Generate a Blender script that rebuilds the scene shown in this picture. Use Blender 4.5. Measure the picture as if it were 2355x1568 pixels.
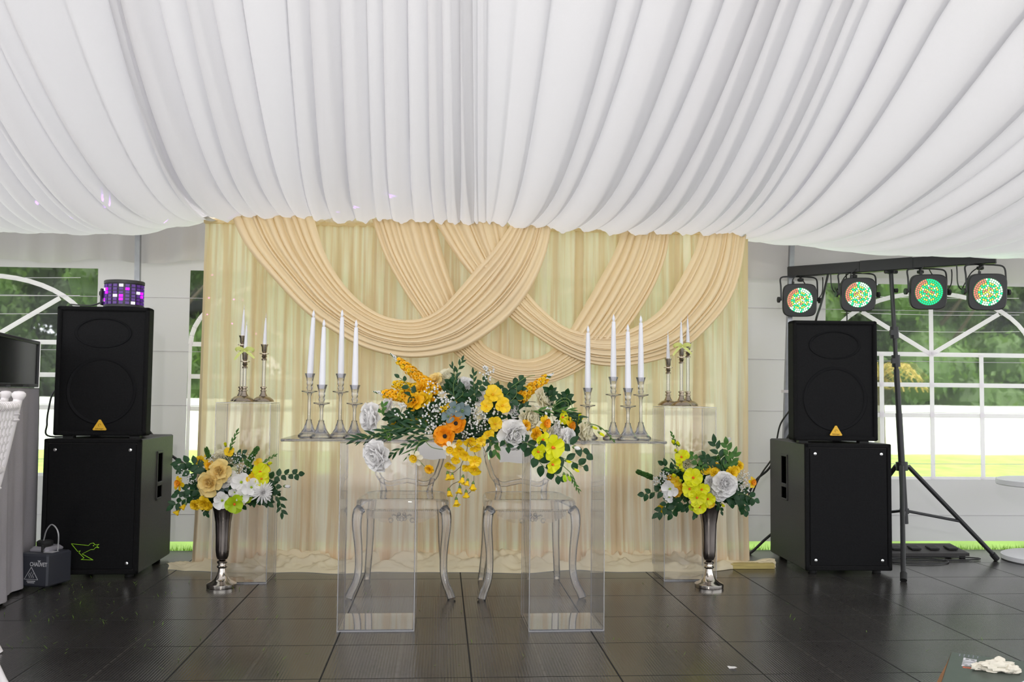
import bpy, math, random
from mathutils import Vector, Matrix, Euler, noise
PI = math.pi
for o in list(bpy.data.objects): bpy.data.objects.remove(o)
S = bpy.context.scene
COL = S.collection
# ------------------------------------------------------------------ camera
FPX, W, H = 2200., 2355, 1568
CH = .945
yaw, pitch, roll = math.radians(4.2), math.radians(3.23), math.radians(.6)
FW = Vector((math.sin(yaw)*math.cos(pitch), math.cos(yaw)*math.cos(pitch), math.sin(pitch)))
r0 = Vector((math.cos(yaw), -math.sin(yaw), 0)); u0 = r0.cross(FW)
RT = r0*math.cos(roll)+u0*math.sin(roll); UP = u0*math.cos(roll)-r0*math.sin(roll)
CAM = Vector((0, 0, CH))
cd = bpy.data.cameras.new('camera'); cam = bpy.data.objects.new('camera', cd); COL.objects.link(cam)
cd.sensor_width = 36; cd.lens = FPX/W*36; cd.clip_start = .05; cd.clip_end = 200
cam.matrix_world = Matrix((RT, UP, -FW)).transposed().to_4x4(); cam.location = CAM
S.camera = cam
# ------------------------------------------------------------------ light
wd = bpy.data.worlds.new('sky'); S.world = wd; wd.use_nodes = True
bg = wd.node_tree.nodes['Background']
bg.inputs[0].default_value = (.93, .96, 1, 1); bg.inputs[1].default_value = 1.0
sl = bpy.data.lights.new('sun', 'SUN'); sl.energy = 2.2; sl.angle = math.radians(6); sl.color = (1, .95, .86)
sun = bpy.data.objects.new('sun', sl); COL.objects.link(sun); sun.location = (0, 0, 12)
sun.rotation_euler = (math.radians(28), math.radians(18), 0)
pl_ = bpy.data.lights.new('fill_lamp', 'POINT'); pl_.energy = 65; pl_.shadow_soft_size = .06; pl_.color = (1, .97, .93)   # added unseen fill light behind the camera, standing in for its flash
lamp_ = bpy.data.objects.new('fill_lamp', pl_); COL.objects.link(lamp_); lamp_.location = (-.35, -.5, 2.05)
S.view_settings.view_transform = 'Standard'; S.view_settings.look = 'None'
S.view_settings.exposure = 1.2; S.view_settings.gamma = 1

def ray(x, y): return FW+RT*((x-W/2)/FPX)-UP*((y-H/2)/FPX)
def P(x, y, Y):                    # photo point -> world point at wall-parallel distance Y
    d = ray(x, y); return CAM+d*(Y/d.y)
def F(x, y, z=0):                  # photo point -> world point at height z
    d = ray(x, y); return CAM+d*((z-CH)/d.z)
def PX(n, Y): return n*Y/FPX       # n photo pixels in metres at distance Y
rnd = random.Random(7)
# ------------------------------------------------------------------ materials
def nodes(m): return m.node_tree.nodes, m.node_tree.links
def mat(name, col, rough=.6, metal=0, spec=.5, bump=0, bscale=60, emit=None, es=0, trans=0, tcol=None, alpha=1, vary=0, vscale=20, coat=0, stretch=None):
    m = bpy.data.materials.new(name); m.use_nodes = True; N, L = nodes(m); b = N['Principled BSDF']; out = N['Material Output']
    b.inputs['Base Color'].default_value = (*col, 1); b.inputs['Roughness'].default_value = rough
    b.inputs['Metallic'].default_value = metal; b.inputs['Specular IOR Level'].default_value = spec
    b.inputs['Coat Weight'].default_value = coat
    if emit: b.inputs['Emission Color'].default_value = (*emit, 1); b.inputs['Emission Strength'].default_value = es
    tc = N.new('ShaderNodeTexCoord'); src = tc.outputs['Object']
    if stretch:
        mp = N.new('ShaderNodeMapping'); mp.inputs['Scale'].default_value = stretch; L.new(src, mp.inputs[0]); src = mp.outputs[0]
    if vary:
        n = N.new('ShaderNodeTexNoise'); n.inputs['Scale'].default_value = vscale; n.inputs['Detail'].default_value = 4; L.new(src, n.inputs[0])
        cr = N.new('ShaderNodeValToRGB'); cr.color_ramp.elements[0].position = .3; cr.color_ramp.elements[1].position = .7
        cr.color_ramp.elements[0].color = (*[c*(1-vary) for c in col], 1); cr.color_ramp.elements[1].color = (*[min(1, c*(1+vary)) for c in col], 1)
        L.new(n.outputs[0], cr.inputs[0]); L.new(cr.outputs[0], b.inputs['Base Color'])
    if bump:
        n = N.new('ShaderNodeTexNoise'); n.inputs['Scale'].default_value = bscale; n.inputs['Detail'].default_value = 3; L.new(src, n.inputs[0])
        bp = N.new('ShaderNodeBump'); bp.inputs['Strength'].default_value = bump; bp.inputs['Distance'].default_value = .01
        L.new(n.outputs[0], bp.inputs['Height']); L.new(bp.outputs[0], b.inputs['Normal'])
    last = b.outputs[0]
    if trans:
        t = N.new('ShaderNodeBsdfTranslucent'); t.inputs[0].default_value = (*(tcol or col), 1)
        mx = N.new('ShaderNodeMixShader'); mx.inputs[0].default_value = trans; L.new(last, mx.inputs[1]); L.new(t.outputs[0], mx.inputs[2]); last = mx.outputs[0]
    if alpha < 1:
        t = N.new('ShaderNodeBsdfTransparent'); mx = N.new('ShaderNodeMixShader'); mx.inputs[0].default_value = alpha
        L.new(t.outputs[0], mx.inputs[1]); L.new(last, mx.inputs[2]); last = mx.outputs[0]
    L.new(last, out.inputs[0]); return m
def clear(name, tint=(.97, .97, .98), gloss=1.0, ior=1.49, glass=0, rough=.02, haze=0, rior=1.25, rrough=.03):
    """thin clear sheet: see-through with fresnel reflection, optional refracting share and a light haze"""
    m = bpy.data.materials.new(name); m.use_nodes = True; N, L = nodes(m); N.remove(N['Principled BSDF']); out = N['Material Output']
    t = N.new('ShaderNodeBsdfTransparent'); t.inputs[0].default_value = (*tint, 1)
    g = N.new('ShaderNodeBsdfGlossy'); g.inputs['Roughness'].default_value = rough
    fr = N.new('ShaderNodeFresnel'); fr.inputs[0].default_value = ior
    mul = N.new('ShaderNodeMath'); mul.operation = 'MULTIPLY'; mul.inputs[1].default_value = gloss; L.new(fr.outputs[0], mul.inputs[0])
    last = t.outputs[0]
    if glass:
        gl = N.new('ShaderNodeBsdfRefraction'); gl.inputs['Color'].default_value = (*tint, 1); gl.inputs['IOR'].default_value = rior; gl.inputs['Roughness'].default_value = rrough
        m2 = N.new('ShaderNodeMixShader'); m2.inputs[0].default_value = glass; L.new(last, m2.inputs[1]); L.new(gl.outputs[0], m2.inputs[2]); last = m2.outputs[0]
    if haze:
        df = N.new('ShaderNodeBsdfDiffuse'); df.inputs[0].default_value = (.85, .85, .88, 1)
        m3 = N.new('ShaderNodeMixShader'); m3.inputs[0].default_value = haze; L.new(last, m3.inputs[1]); L.new(df.outputs[0], m3.inputs[2]); last = m3.outputs[0]
    mx = N.new('ShaderNodeMixShader'); L.new(mul.outputs[0], mx.inputs[0]); L.new(last, mx.inputs[1]); L.new(g.outputs[0], mx.inputs[2])
    L.new(mx.outputs[0], out.inputs[0]); return m
def glow(name, col, s):
    m = bpy.data.materials.new(name); m.use_nodes = True; N, L = nodes(m); b = N['Principled BSDF']
    b.inputs['Base Color'].default_value = (*col, 1); b.inputs['Emission Color'].default_value = (*col, 1); b.inputs['Emission Strength'].default_value = s
    return m
M = {}
def voile(name):
    '''gathered voile: bunched strips hold more layers of cloth, so they are denser'''
    m = mat(name, (.90, .79, .60), .75, bump=.1, bscale=300); N, L = nodes(m); b = N['Principled BSDF']; out = N['Material Output']
    tc = N.new('ShaderNodeTexCoord'); mp = N.new('ShaderNodeMapping'); mp.inputs['Scale'].default_value = (1, .01, .035); L.new(tc.outputs['Object'], mp.inputs[0])
    def nz(sc): n = N.new('ShaderNodeTexNoise'); n.inputs['Scale'].default_value = sc; n.inputs['Detail'].default_value = 3; L.new(mp.outputs[0], n.inputs[0]); return n.outputs[0]
    ad = N.new('ShaderNodeMath'); ad.operation = 'MULTIPLY_ADD'; L.new(nz(15), ad.inputs[0]); ad.inputs[1].default_value = .55
    h = N.new('ShaderNodeMath'); h.operation = 'MULTIPLY'; L.new(nz(48), h.inputs[0]); h.inputs[1].default_value = .45; L.new(h.outputs[0], ad.inputs[2])
    def ramp(c0, c1, p0=.43, p1=.55):
        r = N.new('ShaderNodeValToRGB'); r.color_ramp.elements[0].position = p0; r.color_ramp.elements[1].position = p1
        r.color_ramp.elements[0].color = (*c0, 1); r.color_ramp.elements[1].color = (*c1, 1); L.new(ad.outputs[0], r.inputs[0]); return r.outputs[0]
    L.new(ramp((.96, .89, .72), (.85, .73, .52)), b.inputs['Base Color'])
    t = N.new('ShaderNodeBsdfTranslucent'); L.new(ramp((1, .92, .76), (.80, .60, .40)), t.inputs[0])
    mx = N.new('ShaderNodeMixShader'); mx.inputs[0].default_value = .72; L.new(b.outputs[0], mx.inputs[1]); L.new(t.outputs[0], mx.inputs[2])
    tr = N.new('ShaderNodeBsdfTransparent'); tr.inputs[0].default_value = (1, .83, .74, 1); m2 = N.new('ShaderNodeMixShader'); L.new(ramp((.87,)*3, (.985,)*3), m2.inputs[0])
    L.new(tr.outputs[0], m2.inputs[1]); L.new(mx.outputs[0], m2.inputs[2]); L.new(m2.outputs[0], out.inputs[0]); return m
M['liner'] = mat('white tent liner', (.645, .63, .645), .8, trans=.17, tcol=(.84, .84, .86), bump=.12, bscale=260)
M['valance'] = mat('white valance', (.62, .605, .60), .8, trans=.25)
M['pvc'] = mat('white tent wall', (.62, .595, .625), .55, trans=.2, tcol=(.72, .64, .76), bump=.1, bscale=6, stretch=(.3, 1, 2.5))
M['strip'] = mat('white window strip', (.96, .93, .97), .5, trans=.45, tcol=(1, .96, 1))
M['film'] = clear('clear window film', (.93, .95, .95), .4, haze=.03, rough=.08, glass=.85, rior=1.02, rrough=.2)
M['sheer'] = voile('sheer cream voile')
M['heading'] = mat('sheer cream voile', (.87, .745, .53), .75, trans=.62, tcol=(.95, .83, .58), alpha=.80, bump=.1, bscale=300)
M['swag'] = mat('cream swag cloth', (.84, .70, .47), .65, trans=.24, tcol=(.95, .72, .34), bump=.12, bscale=400)
M['puddle'] = mat('pooled cream voile', (.88, .78, .55), .55, trans=.3, tcol=(.95, .8, .5))
M['acrylic'] = clear('clear acrylic', (.985, .982, .985), .6, haze=.006)
M['acrylic_base'] = clear('acrylic base with reflection haze', (.9, .9, .9), 2.6, haze=.13)  # haze and extra gloss put the bright bottom reflection into the material
M['acrylic_edge'] = clear('acrylic edge', (.92, .9, .88), 1.6, haze=.3, rough=.1)
M['ghost'] = clear('ghost chair plastic', (.96, .95, .95), 1.6, ior=1.45, glass=.45, haze=.035)
M['crystal'] = clear('crystal glass', (.965, .96, .97), 2.0, ior=1.5, glass=.5, haze=.045)
M['silver'] = mat('polished silver', (.62, .57, .51), .12, 1)
M['dark_silver'] = mat('darkened silver vase', (.30, .26, .235), .14, 1)  # base colour darkened to stand in for reflections of a dim tent interior
M['pewter'] = mat('pewter', (.42, .36, .29), .22, 1)
M['wax'] = mat('white candle wax', (.80, .80, .84), .45, trans=.15)
M['wick'] = mat('wick', (.02, .02, .02), .9)
M['ribbon'] = mat('yellow ribbon', (.78, .82, .32), .5, trans=.4, tcol=(.85, .9, .35))
M['black'] = mat('black speaker carpet', (.006, .006, .0065), .85, spec=.2, bump=.4, bscale=300)
M['grille'] = mat('black grille', (.008, .008, .009), .6)
M['subside'] = mat('black textured paint', (.042, .039, .038), .5, spec=.28, bump=.25, bscale=220)
M['matte'] = mat('matte black metal', (.018, .018, .02), .45)
M['rubber'] = mat('black rubber', (.012, .012, .012), .65)
M['cable'] = mat('black cable', (.012, .012, .013), .4)
M['screw'] = mat('chrome screw', (.8, .8, .78), .2, 1)
M['yellow_logo'] = mat('yellow badge', (.75, .42, .01), .4)
M['lime'] = mat('lime line', (.42, .85, .02), .5)
M['dark_ink'] = mat('dark ink', (.12, .07, .0), .6)
M['white_ink'] = mat('white print', (.5, .5, .52), .6)
M['orange_ink'] = mat('orange print', (.55, .13, .06), .6)
M['steel'] = mat('galvanised pole', (.34, .35, .37), .35, .8, vary=.1)
M['fog'] = mat('charcoal housing', (.035, .038, .05), .5)
M['fog_top'] = mat('grey tank', (.28, .27, .3), .5)
M['cloth'] = mat('grey lilac tablecloth', (.36, .34, .36), .8, bump=.2, bscale=150)
M['chairwhite'] = mat('white resin', (.72, .68, .68), .35)
M['table_white'] = mat('white table', (.74, .73, .75), .4)
M['screen'] = mat('glossy dark screen', (.006, .007, .006), .2, spec=.1)
M['card'] = mat('cardboard', (.36, .17, .07), .8)
M['boxgreen'] = mat('green printed carton', (.05, .066, .054), .45, vary=.06, vscale=30)
M['boxwhite'] = mat('white printed carton', (.66, .64, .68), .5)
M['boxgrey'] = mat('grey print', (.2, .2, .24), .5)
M['paper'] = mat('crumpled tissue', (.78, .73, .62), .8, trans=.2)
M['wood'] = mat('pale wood plank', (.42, .33, .11), .7, vary=.15, vscale=12, stretch=(1, 12, 12))
M['leaf'] = mat('deep green leaf', (.010, .046, .014), .5, spec=.3, trans=.12, tcol=(.05, .2, .02), vary=.35, vscale=30)
M['leaf2'] = mat('mid green leaf', (.045, .13, .02), .5, spec=.3, trans=.2, tcol=(.15, .35, .03), vary=.3, vscale=30)
M['euca'] = mat('blue grey leaf', (.10, .145, .15), .6, vary=.2)
M['white_petal'] = mat('white petal', (.92, .90, .88), .6, trans=.3, tcol=(.9, .9, .92))
M['cream_petal'] = mat('cream petal', (.84, .8, .64), .6, trans=.3, tcol=(.9, .85, .6))
M['rose_petal'] = mat('pale yellow petal', (.88, .70, .30), .6, trans=.3, tcol=(.95, .75, .25))
M['yellow_petal'] = mat('yellow petal', (.84, .58, .012), .5, trans=.3, tcol=(.95, .68, .01), vary=.12)
M['acid_petal'] = mat('acid yellow petal', (.80, .80, .012), .5, trans=.35, tcol=(.9, .95, .02), vary=.1)
M['lime_petal'] = mat('lime petal', (.45, .62, .015), .5, trans=.3, tcol=(.6, .8, .02))
M['orange_petal'] = mat('orange petal', (.9, .36, .01), .5, trans=.3, tcol=(1, .45, .02), vary=.15)
M['amber_petal'] = mat('amber petal', (.92, .50, .01), .5, trans=.3, tcol=(1, .6, .02), vary=.2)
M['red_mid'] = mat('orange red throat', (.8, .14, .01), .6)
M['blackmid'] = mat('black flower centre', (.012, .008, .008), .8)
M['stem'] = mat('green stem', (.10, .17, .035), .6)
M['twig'] = mat('brown stem', (.09, .07, .03), .7)
M['berry'] = mat('pale grey berry', (.62, .62, .60), .6)
M['grass'] = mat('grass blades', (.13, .26, .02), .7, trans=.3, tcol=(.2, .4, .02))
M['purple'] = glow('purple lens', (.38, .0, 1), 1.0)
M['purple_dim'] = mat('dim purple lens', (.05, .02, .10), .15, emit=(.2, .02, .6), es=.1)
M['lens_white'] = glow('white lens', (.75, .6, .95), .8)
M['led_red'] = glow('red led', (1, .08, .08), 1.3)
M['led_amber'] = glow('amber led', (1, .55, .05), 1.3)
M['led_green'] = glow('green led', (.0, .8, .18), 1.3)
M['led_white'] = glow('white led', (.75, 1, .8), 2.6)
M['lens'] = mat('lamp lens disc', (.03, .08, .04), .3, emit=(.02, .6, .15), es=.12)
M['bark'] = mat('bark', (.10, .075, .05), .9, vary=.2)
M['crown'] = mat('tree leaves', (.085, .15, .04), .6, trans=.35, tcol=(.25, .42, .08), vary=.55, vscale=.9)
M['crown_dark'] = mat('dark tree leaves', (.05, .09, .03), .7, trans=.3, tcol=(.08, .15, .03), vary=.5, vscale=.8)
M['frond'] = mat('dry palm frond', (.42, .32, .08), .7, trans=.3)
M['lawn'] = mat('lawn', (.30, .48, .09), .9, vary=.25, vscale=3)
M['bounce_ground'] = mat('pale paving outside', (.78, .76, .74), .9)
M['render'] = mat('white garden wall', (.9, .9, .9), .8)

def floor_mat():
    m = bpy.data.materials.new('ribbed composite tiles'); m.use_nodes = True; N, L = nodes(m); b = N['Principled BSDF']
    tc = N.new('ShaderNodeTexCoord'); sp = N.new('ShaderNodeSeparateXYZ'); L.new(tc.outputs['Object'], sp.inputs[0])
    def mth(op, a, b_=None, c=None):
        n = N.new('ShaderNodeMath'); n.operation = op
        for i, v in enumerate((a, b_, c)):
            if v is None: continue
            if isinstance(v, (int, float)): n.inputs[i].default_value = v
            else: L.new(v, n.inputs[i])
        return n.outputs[0]
    X, Y = sp.outputs[0], sp.outputs[1]
    def lines(c, period, off, wid):     # 1 on a joint
        f = mth('FRACT', mth('ADD', mth('DIVIDE', mth('SUBTRACT', c, off), period), .5))
        return mth('LESS_THAN', mth('ABSOLUTE', mth('SUBTRACT', f, .5)), wid/period)
    jx = lines(X, .5, .115, .003); jy = lines(Y, .43, 3.69, .003)
    mid = lines(X, .5, .365, .004)      # pale flat strip along each tile's middle
    rib = mth('SINE', mth('MULTIPLY', X, 2*PI/.0105))
    dotx = lines(X, .0833, .115, .0045); doty = lines(Y, .0717, 3.69, .005); dots = mth('MULTIPLY', dotx, doty)
    n1 = N.new('ShaderNodeTexNoise'); n1.inputs['Scale'].default_value = 1.3; n1.inputs['Detail'].default_value = 2; L.new(tc.outputs['Object'], n1.inputs[0])
    n2 = N.new('ShaderNodeTexNoise'); n2.inputs['Scale'].default_value = 40; n2.inputs['Detail'].default_value = 6; L.new(tc.outputs['Object'], n2.inputs[0])
    cr = N.new('ShaderNodeValToRGB'); cr.color_ramp.elements[0].color = (.032, .030, .030, 1); cr.color_ramp.elements[1].color = (.070, .065, .062, 1)
    cr.color_ramp.elements[0].position = .35; cr.color_ramp.elements[1].position = .7
    L.new(mth('ADD', mth('MULTIPLY', n1.outputs[0], .7), mth('MULTIPLY', n2.outputs[0], .3)), cr.inputs[0])
    def mixc(fac, c1, c2):
        n = N.new('ShaderNodeMix'); n.data_type = 'RGBA'
        if isinstance(fac, (int, float)): n.inputs[0].default_value = fac
        else: L.new(fac, n.inputs[0])
        for i, v in ((6, c1), (7, c2)):
            if isinstance(v, tuple): n.inputs[i].default_value = v
            else: L.new(v, n.inputs[i])
        return n.outputs[2]
    c = mixc(mth('MULTIPLY', mth('ADD', rib, 1), .36), cr.outputs[0], (.013, .011, .009, 1))
    c = mixc(mth('MULTIPLY', mid, .4), c, (.11, .10, .085, 1))
    c = mixc(mth('MAXIMUM', jx, jy), c, (.002, .002, .002, 1)); c = mixc(mth('MULTIPLY', dots, .8), c, (.006, .006, .006, 1))
    L.new(c, b.inputs['Base Color'])
    bp = N.new('ShaderNodeBump'); bp.inputs['Strength'].default_value = .25; bp.inputs['Distance'].default_value = .0008
    hh = mth('SUBTRACT', mth('MULTIPLY', rib, -.5), mth('MULTIPLY', mth('MAXIMUM', jx, jy), 3)); L.new(hh, bp.inputs['Height']); L.new(bp.outputs[0], b.inputs['Normal'])
    r = mth('MAXIMUM', mth('ADD', mth('MULTIPLY', n1.outputs[0], .2), .10), mth('MULTIPLY', mth('MAXIMUM', jx, jy), .8)); L.new(r, b.inputs['Roughness'])
    b.inputs['Specular IOR Level'].default_value = .36
    return m
M['floor'] = floor_mat()
# ------------------------------------------------------------------ mesh helper
class MB:
    def __init__(s): s.v = []; s.f = []; s.mi = []; s.mats = []; s.k = 0; s.X = None
    def use(s, m):
        if m not in s.mats: s.mats.append(m)
        s.k = s.mats.index(m); return s
    def add(s, vs, fs):
        o = len(s.v)
        s.v += [tuple(s.X @ Vector(v)) if s.X else tuple(v) for v in vs]; s.f += [[i+o for i in f] for f in fs]; s.mi += [s.k]*len(fs); return s
    def box(s, c, d, R=None, bev=0):
        x, y, z = d[0]/2, d[1]/2, d[2]/2
        if bev:
            e = bev; vs = []; 
            for sz in (-1, 1):
                for (q, e2) in ((z-e, 0), (z, e)) if sz > 0 else ((z, e), (z-e, 0)):
                    a, b = x-e2, y-e2
                    for (px, py) in ((-a, -b+e), (-a+e, -b), (a-e, -b), (a, -b+e), (a, b-e), (a-e, b), (-a+e, b), (-a, b-e)): vs.append((px, py, sz*q))
            fs = [[7, 6, 5, 4, 3, 2, 1, 0], [24+i for i in range(8)]]
            for r in range(3): fs += [[r*8+i, r*8+(i+1) % 8, r*8+8+(i+1) % 8, r*8+8+i] for i in range(8)]
        else:
            vs = [(i*x, j*y, k*z) for k in (-1, 1) for j in (-1, 1) for i in (-1, 1)]
            fs = [[0, 2, 3, 1], [4, 5, 7, 6], [0, 1, 5, 4], [2, 6, 7, 3], [0, 4, 6, 2], [1, 3, 7, 5]]
        vs = [Vector(v) for v in vs]
        if R: vs = [R @ v for v in vs]
        return s.add([v+Vector(c) for v in vs], fs)
    def lathe(s, prof, n=28, c=(0, 0, 0), R=None, fr=None, cap=True):
        vs = []
        for (r, z) in prof:
            for i in range(n):
                a = 2*PI*i/n; rr = r*(1+(fr(a, z) if fr else 0)); v = Vector((rr*math.cos(a), rr*math.sin(a), z))
                vs.append((R @ v if R else v)+Vector(c))
        fs = [[k*n+i, k*n+(i+1) % n, k*n+n+(i+1) % n, k*n+n+i] for k in range(len(prof)-1) for i in range(n)]
        if cap: fs += [list(range(n))[::-1], [(len(prof)-1)*n+i for i in range(n)]]
        return s.add(vs, fs)
    def tube(s, pts, r, n=8, flat=1, up=None):
        pts = [Vector(p) for p in pts]; rs = r if isinstance(r, (list, tuple)) else [r]*len(pts); vs = []; a = None
        for i, p in enumerate(pts):
            t = (pts[min(i+1, len(pts)-1)]-pts[max(i-1, 0)]).normalized()
            if a is None: a = t.cross(Vector(up) if up else (Vector((0, 0, 1)) if abs(t.z) < .9 else Vector((1, 0, 0)))).normalized()
            else: a = (a-t*a.dot(t)).normalized()
            b = t.cross(a)
            for j in range(n):
                q = 2*PI*j/n+PI/n; vs.append(p+a*math.cos(q)*rs[i]+b*math.sin(q)*rs[i]*flat)
        m = len(pts)
        fs = [[k*n+j, k*n+(j+1) % n, k*n+n+(j+1) % n, k*n+n+j] for k in range(m-1) for j in range(n)]+[list(range(n))[::-1], [(m-1)*n+j for j in range(n)]]
        return s.add(vs, fs)
    def prism(s, poly, d, T):          # 2D polygon in (x,z), extruded d along local y, placed by matrix T
        n = len(poly); vs = [T @ Vector((x, 0, z)) for x, z in poly]+[T @ Vector((x, d, z)) for x, z in poly]
        return s.add(vs, [list(range(n)), [n+i for i in range(n)][::-1]]+[[i, i+n, (i+1) % n+n, (i+1) % n] for i in range(n)])
    def ball(s, c, r, n=8, m=5, sc=(1, 1, 1)):
        vs = [(0, 0, -1)]+[(math.sin(PI*k/m)*math.cos(2*PI*i/n), math.sin(PI*k/m)*math.sin(2*PI*i/n), -math.cos(PI*k/m)) for k in range(1, m) for i in range(n)]+[(0, 0, 1)]
        vs = [Vector((a*sc[0], b*sc[1], d*sc[2]))*r+Vector(c) for a, b, d in vs]; e = len(vs)-1
        fs = [[0, 1+(i+1) % n, 1+i] for i in range(n)]+[[1+k*n+i, 1+k*n+(i+1) % n, 1+(k+1)*n+(i+1) % n, 1+(k+1)*n+i] for k in range(m-2) for i in range(n)]+[[e, e-n+i, e-n+(i+1) % n] for i in range(n)]
        return s.add(vs, fs)
    def grid(s, nu, nv, fn, closed=False):
        s.add([fn(i, j) for i in range(nu) for j in range(nv)], [[i*nv+j, i*nv+j+1, (i+1)*nv+j+1, (i+1)*nv+j] for i in range(nu-1) for j in range(nv-1)])
        return s
    def build(s, name, m=None, parent=None, smooth=True, org=None, auto=.6):
        me = bpy.data.meshes.new(name); o0 = Vector(org) if org else Vector((0, 0, 0))
        me.from_pydata([tuple(Vector(v)-o0) for v in s.v], [], s.f)
        for q in (s.mats or [m]): me.materials.append(q if not isinstance(q, str) else M[q])
        if s.mats and len(s.mats) > 1: me.polygons.foreach_set('material_index', s.mi)
        if smooth:
            me.polygons.foreach_set('use_smooth', [True]*len(me.polygons))
            try: me.set_sharp_from_angle(angle=auto)
            except Exception: pass
        me.update(); o = bpy.data.objects.new(name, me); COL.objects.link(o)
        if parent: o.parent = parent
        elif org: o.location = o0
        return o
def tag(o, label=None, cat=None, group=None, kind=None):
    for k, v in (('label', label), ('category', cat), ('group', group), ('kind', kind)):
        if v: o[k] = v
    return o
def empty(name, loc=(0, 0, 0), rz=0, label=None, cat=None, group=None):
    o = bpy.data.objects.new(name, None); COL.objects.link(o); o.empty_display_size = .05
    o.location = loc; o.rotation_euler = (0, 0, rz); return tag(o, label, cat, group)
def copy_tree(o, parent=None):
    kids = [c for c in bpy.data.objects if c.parent == o]
    c = o.copy(); COL.objects.link(c); c.parent = parent
    for k in kids: copy_tree(k, c)
    return c
def text_mesh(mb, s, size, T, bold=0, sx=1):
    cu = bpy.data.curves.new('t', 'FONT'); cu.body = s; cu.size = size; cu.align_x = 'CENTER'; cu.align_y = 'CENTER'; cu.extrude = .0004; cu.offset = bold
    ob = bpy.data.objects.new('t', cu); me = bpy.data.meshes.new_from_object(ob)
    mb.add([T @ Vector((v.co.x*sx, v.co.y, v.co.z)) for v in me.vertices], [list(p.vertices) for p in me.polygons])
    bpy.data.objects.remove(ob); bpy.data.meshes.remove(me)
FACE = Matrix(((1, 0, 0, 0), (0, 0, -1, 0), (0, 1, 0, 0), (0, 0, 0, 1)))   # text plane xy -> xz, facing -y
def smoothstep(a, b, x):
    t = max(0, min(1, (x-a)/(b-a))); return t*t*(3-2*t)
def resample(pts, n):
    pts = [Vector(p) for p in pts]; d = [0]
    for a, b in zip(pts, pts[1:]): d.append(d[-1]+(b-a).length)
    out = []
    for k in range(n):
        t = d[-1]*k/(n-1); i = 0
        while i < len(d)-2 and d[i+1] < t: i += 1
        u = (t-d[i])/(d[i+1]-d[i]) if d[i+1] > d[i] else 0
        p0, p1, p2, p3 = pts[max(i-1, 0)], pts[i], pts[i+1], pts[min(i+2, len(pts)-1)]
        out.append(.5*((2*p1)+(p2-p0)*u+(2*p0-5*p1+4*p2-p3)*u*u+(3*p1-p0-3*p2+p3)*u**3))
    return out
# ================================================================== SETTING
WY = 6.0                                     # tent side wall
m = MB().box((0, 1.9, -.015), (16, 7.96, .03)); tag(m.build('floor', 'floor', smooth=False), kind='structure')
m = MB().box((0, 50.87, -.06), (120, 90, .05)); tag(m.build('lawn', 'lawn', smooth=False), kind='structure')
m = MB().box((0, -17.1, -.06), (60, 46, .05)); tag(m.build('ground', 'bounce_ground', smooth=False), kind='structure')  # unseen pale ground, added to bounce neutral light into the tent
# --- window rectangles in the wall: (x0, x1) in photo pixels, measured on the wall
ztop = P(2138, 655, WY).z; zbot = P(2138, 1102, WY).z
wx = [(-290, 218), (432, 930), (1150, 1650), (1900, 2378)]
wins = []
for a, b in wx: wins.append((P(a, 850, WY).x, P(b, 850, WY).x))
m = MB(); xs = [-7.5]+[c for w in wins for c in w]+[7.5]
def wallgrid(m, x0, x1, z0, z1, n=12, k=10):
    m.grid(n, k, lambda i, j: (x0+(x1-x0)*i/(n-1), WY+.012*noise.noise(Vector((x0+(x1-x0)*i/(n-1), 0, 5*(z0+(z1-z0)*j/(k-1))))), z0+(z1-z0)*j/(k-1)))
for i in range(0, len(xs), 2): wallgrid(m, xs[i], xs[i+1], .035, 2.3, 14, 30)
for a, b in wins: wallgrid(m, a, b, .035, zbot, 10, 12); wallgrid(m, a, b, ztop, 2.3, 10, 6)
for k in range(7): m.box((0, WY-.0045, .2+k*.33), (15, .003, .003))   # welded seams
tag(m.build('wall_back', 'pvc'), kind='structure')
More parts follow.
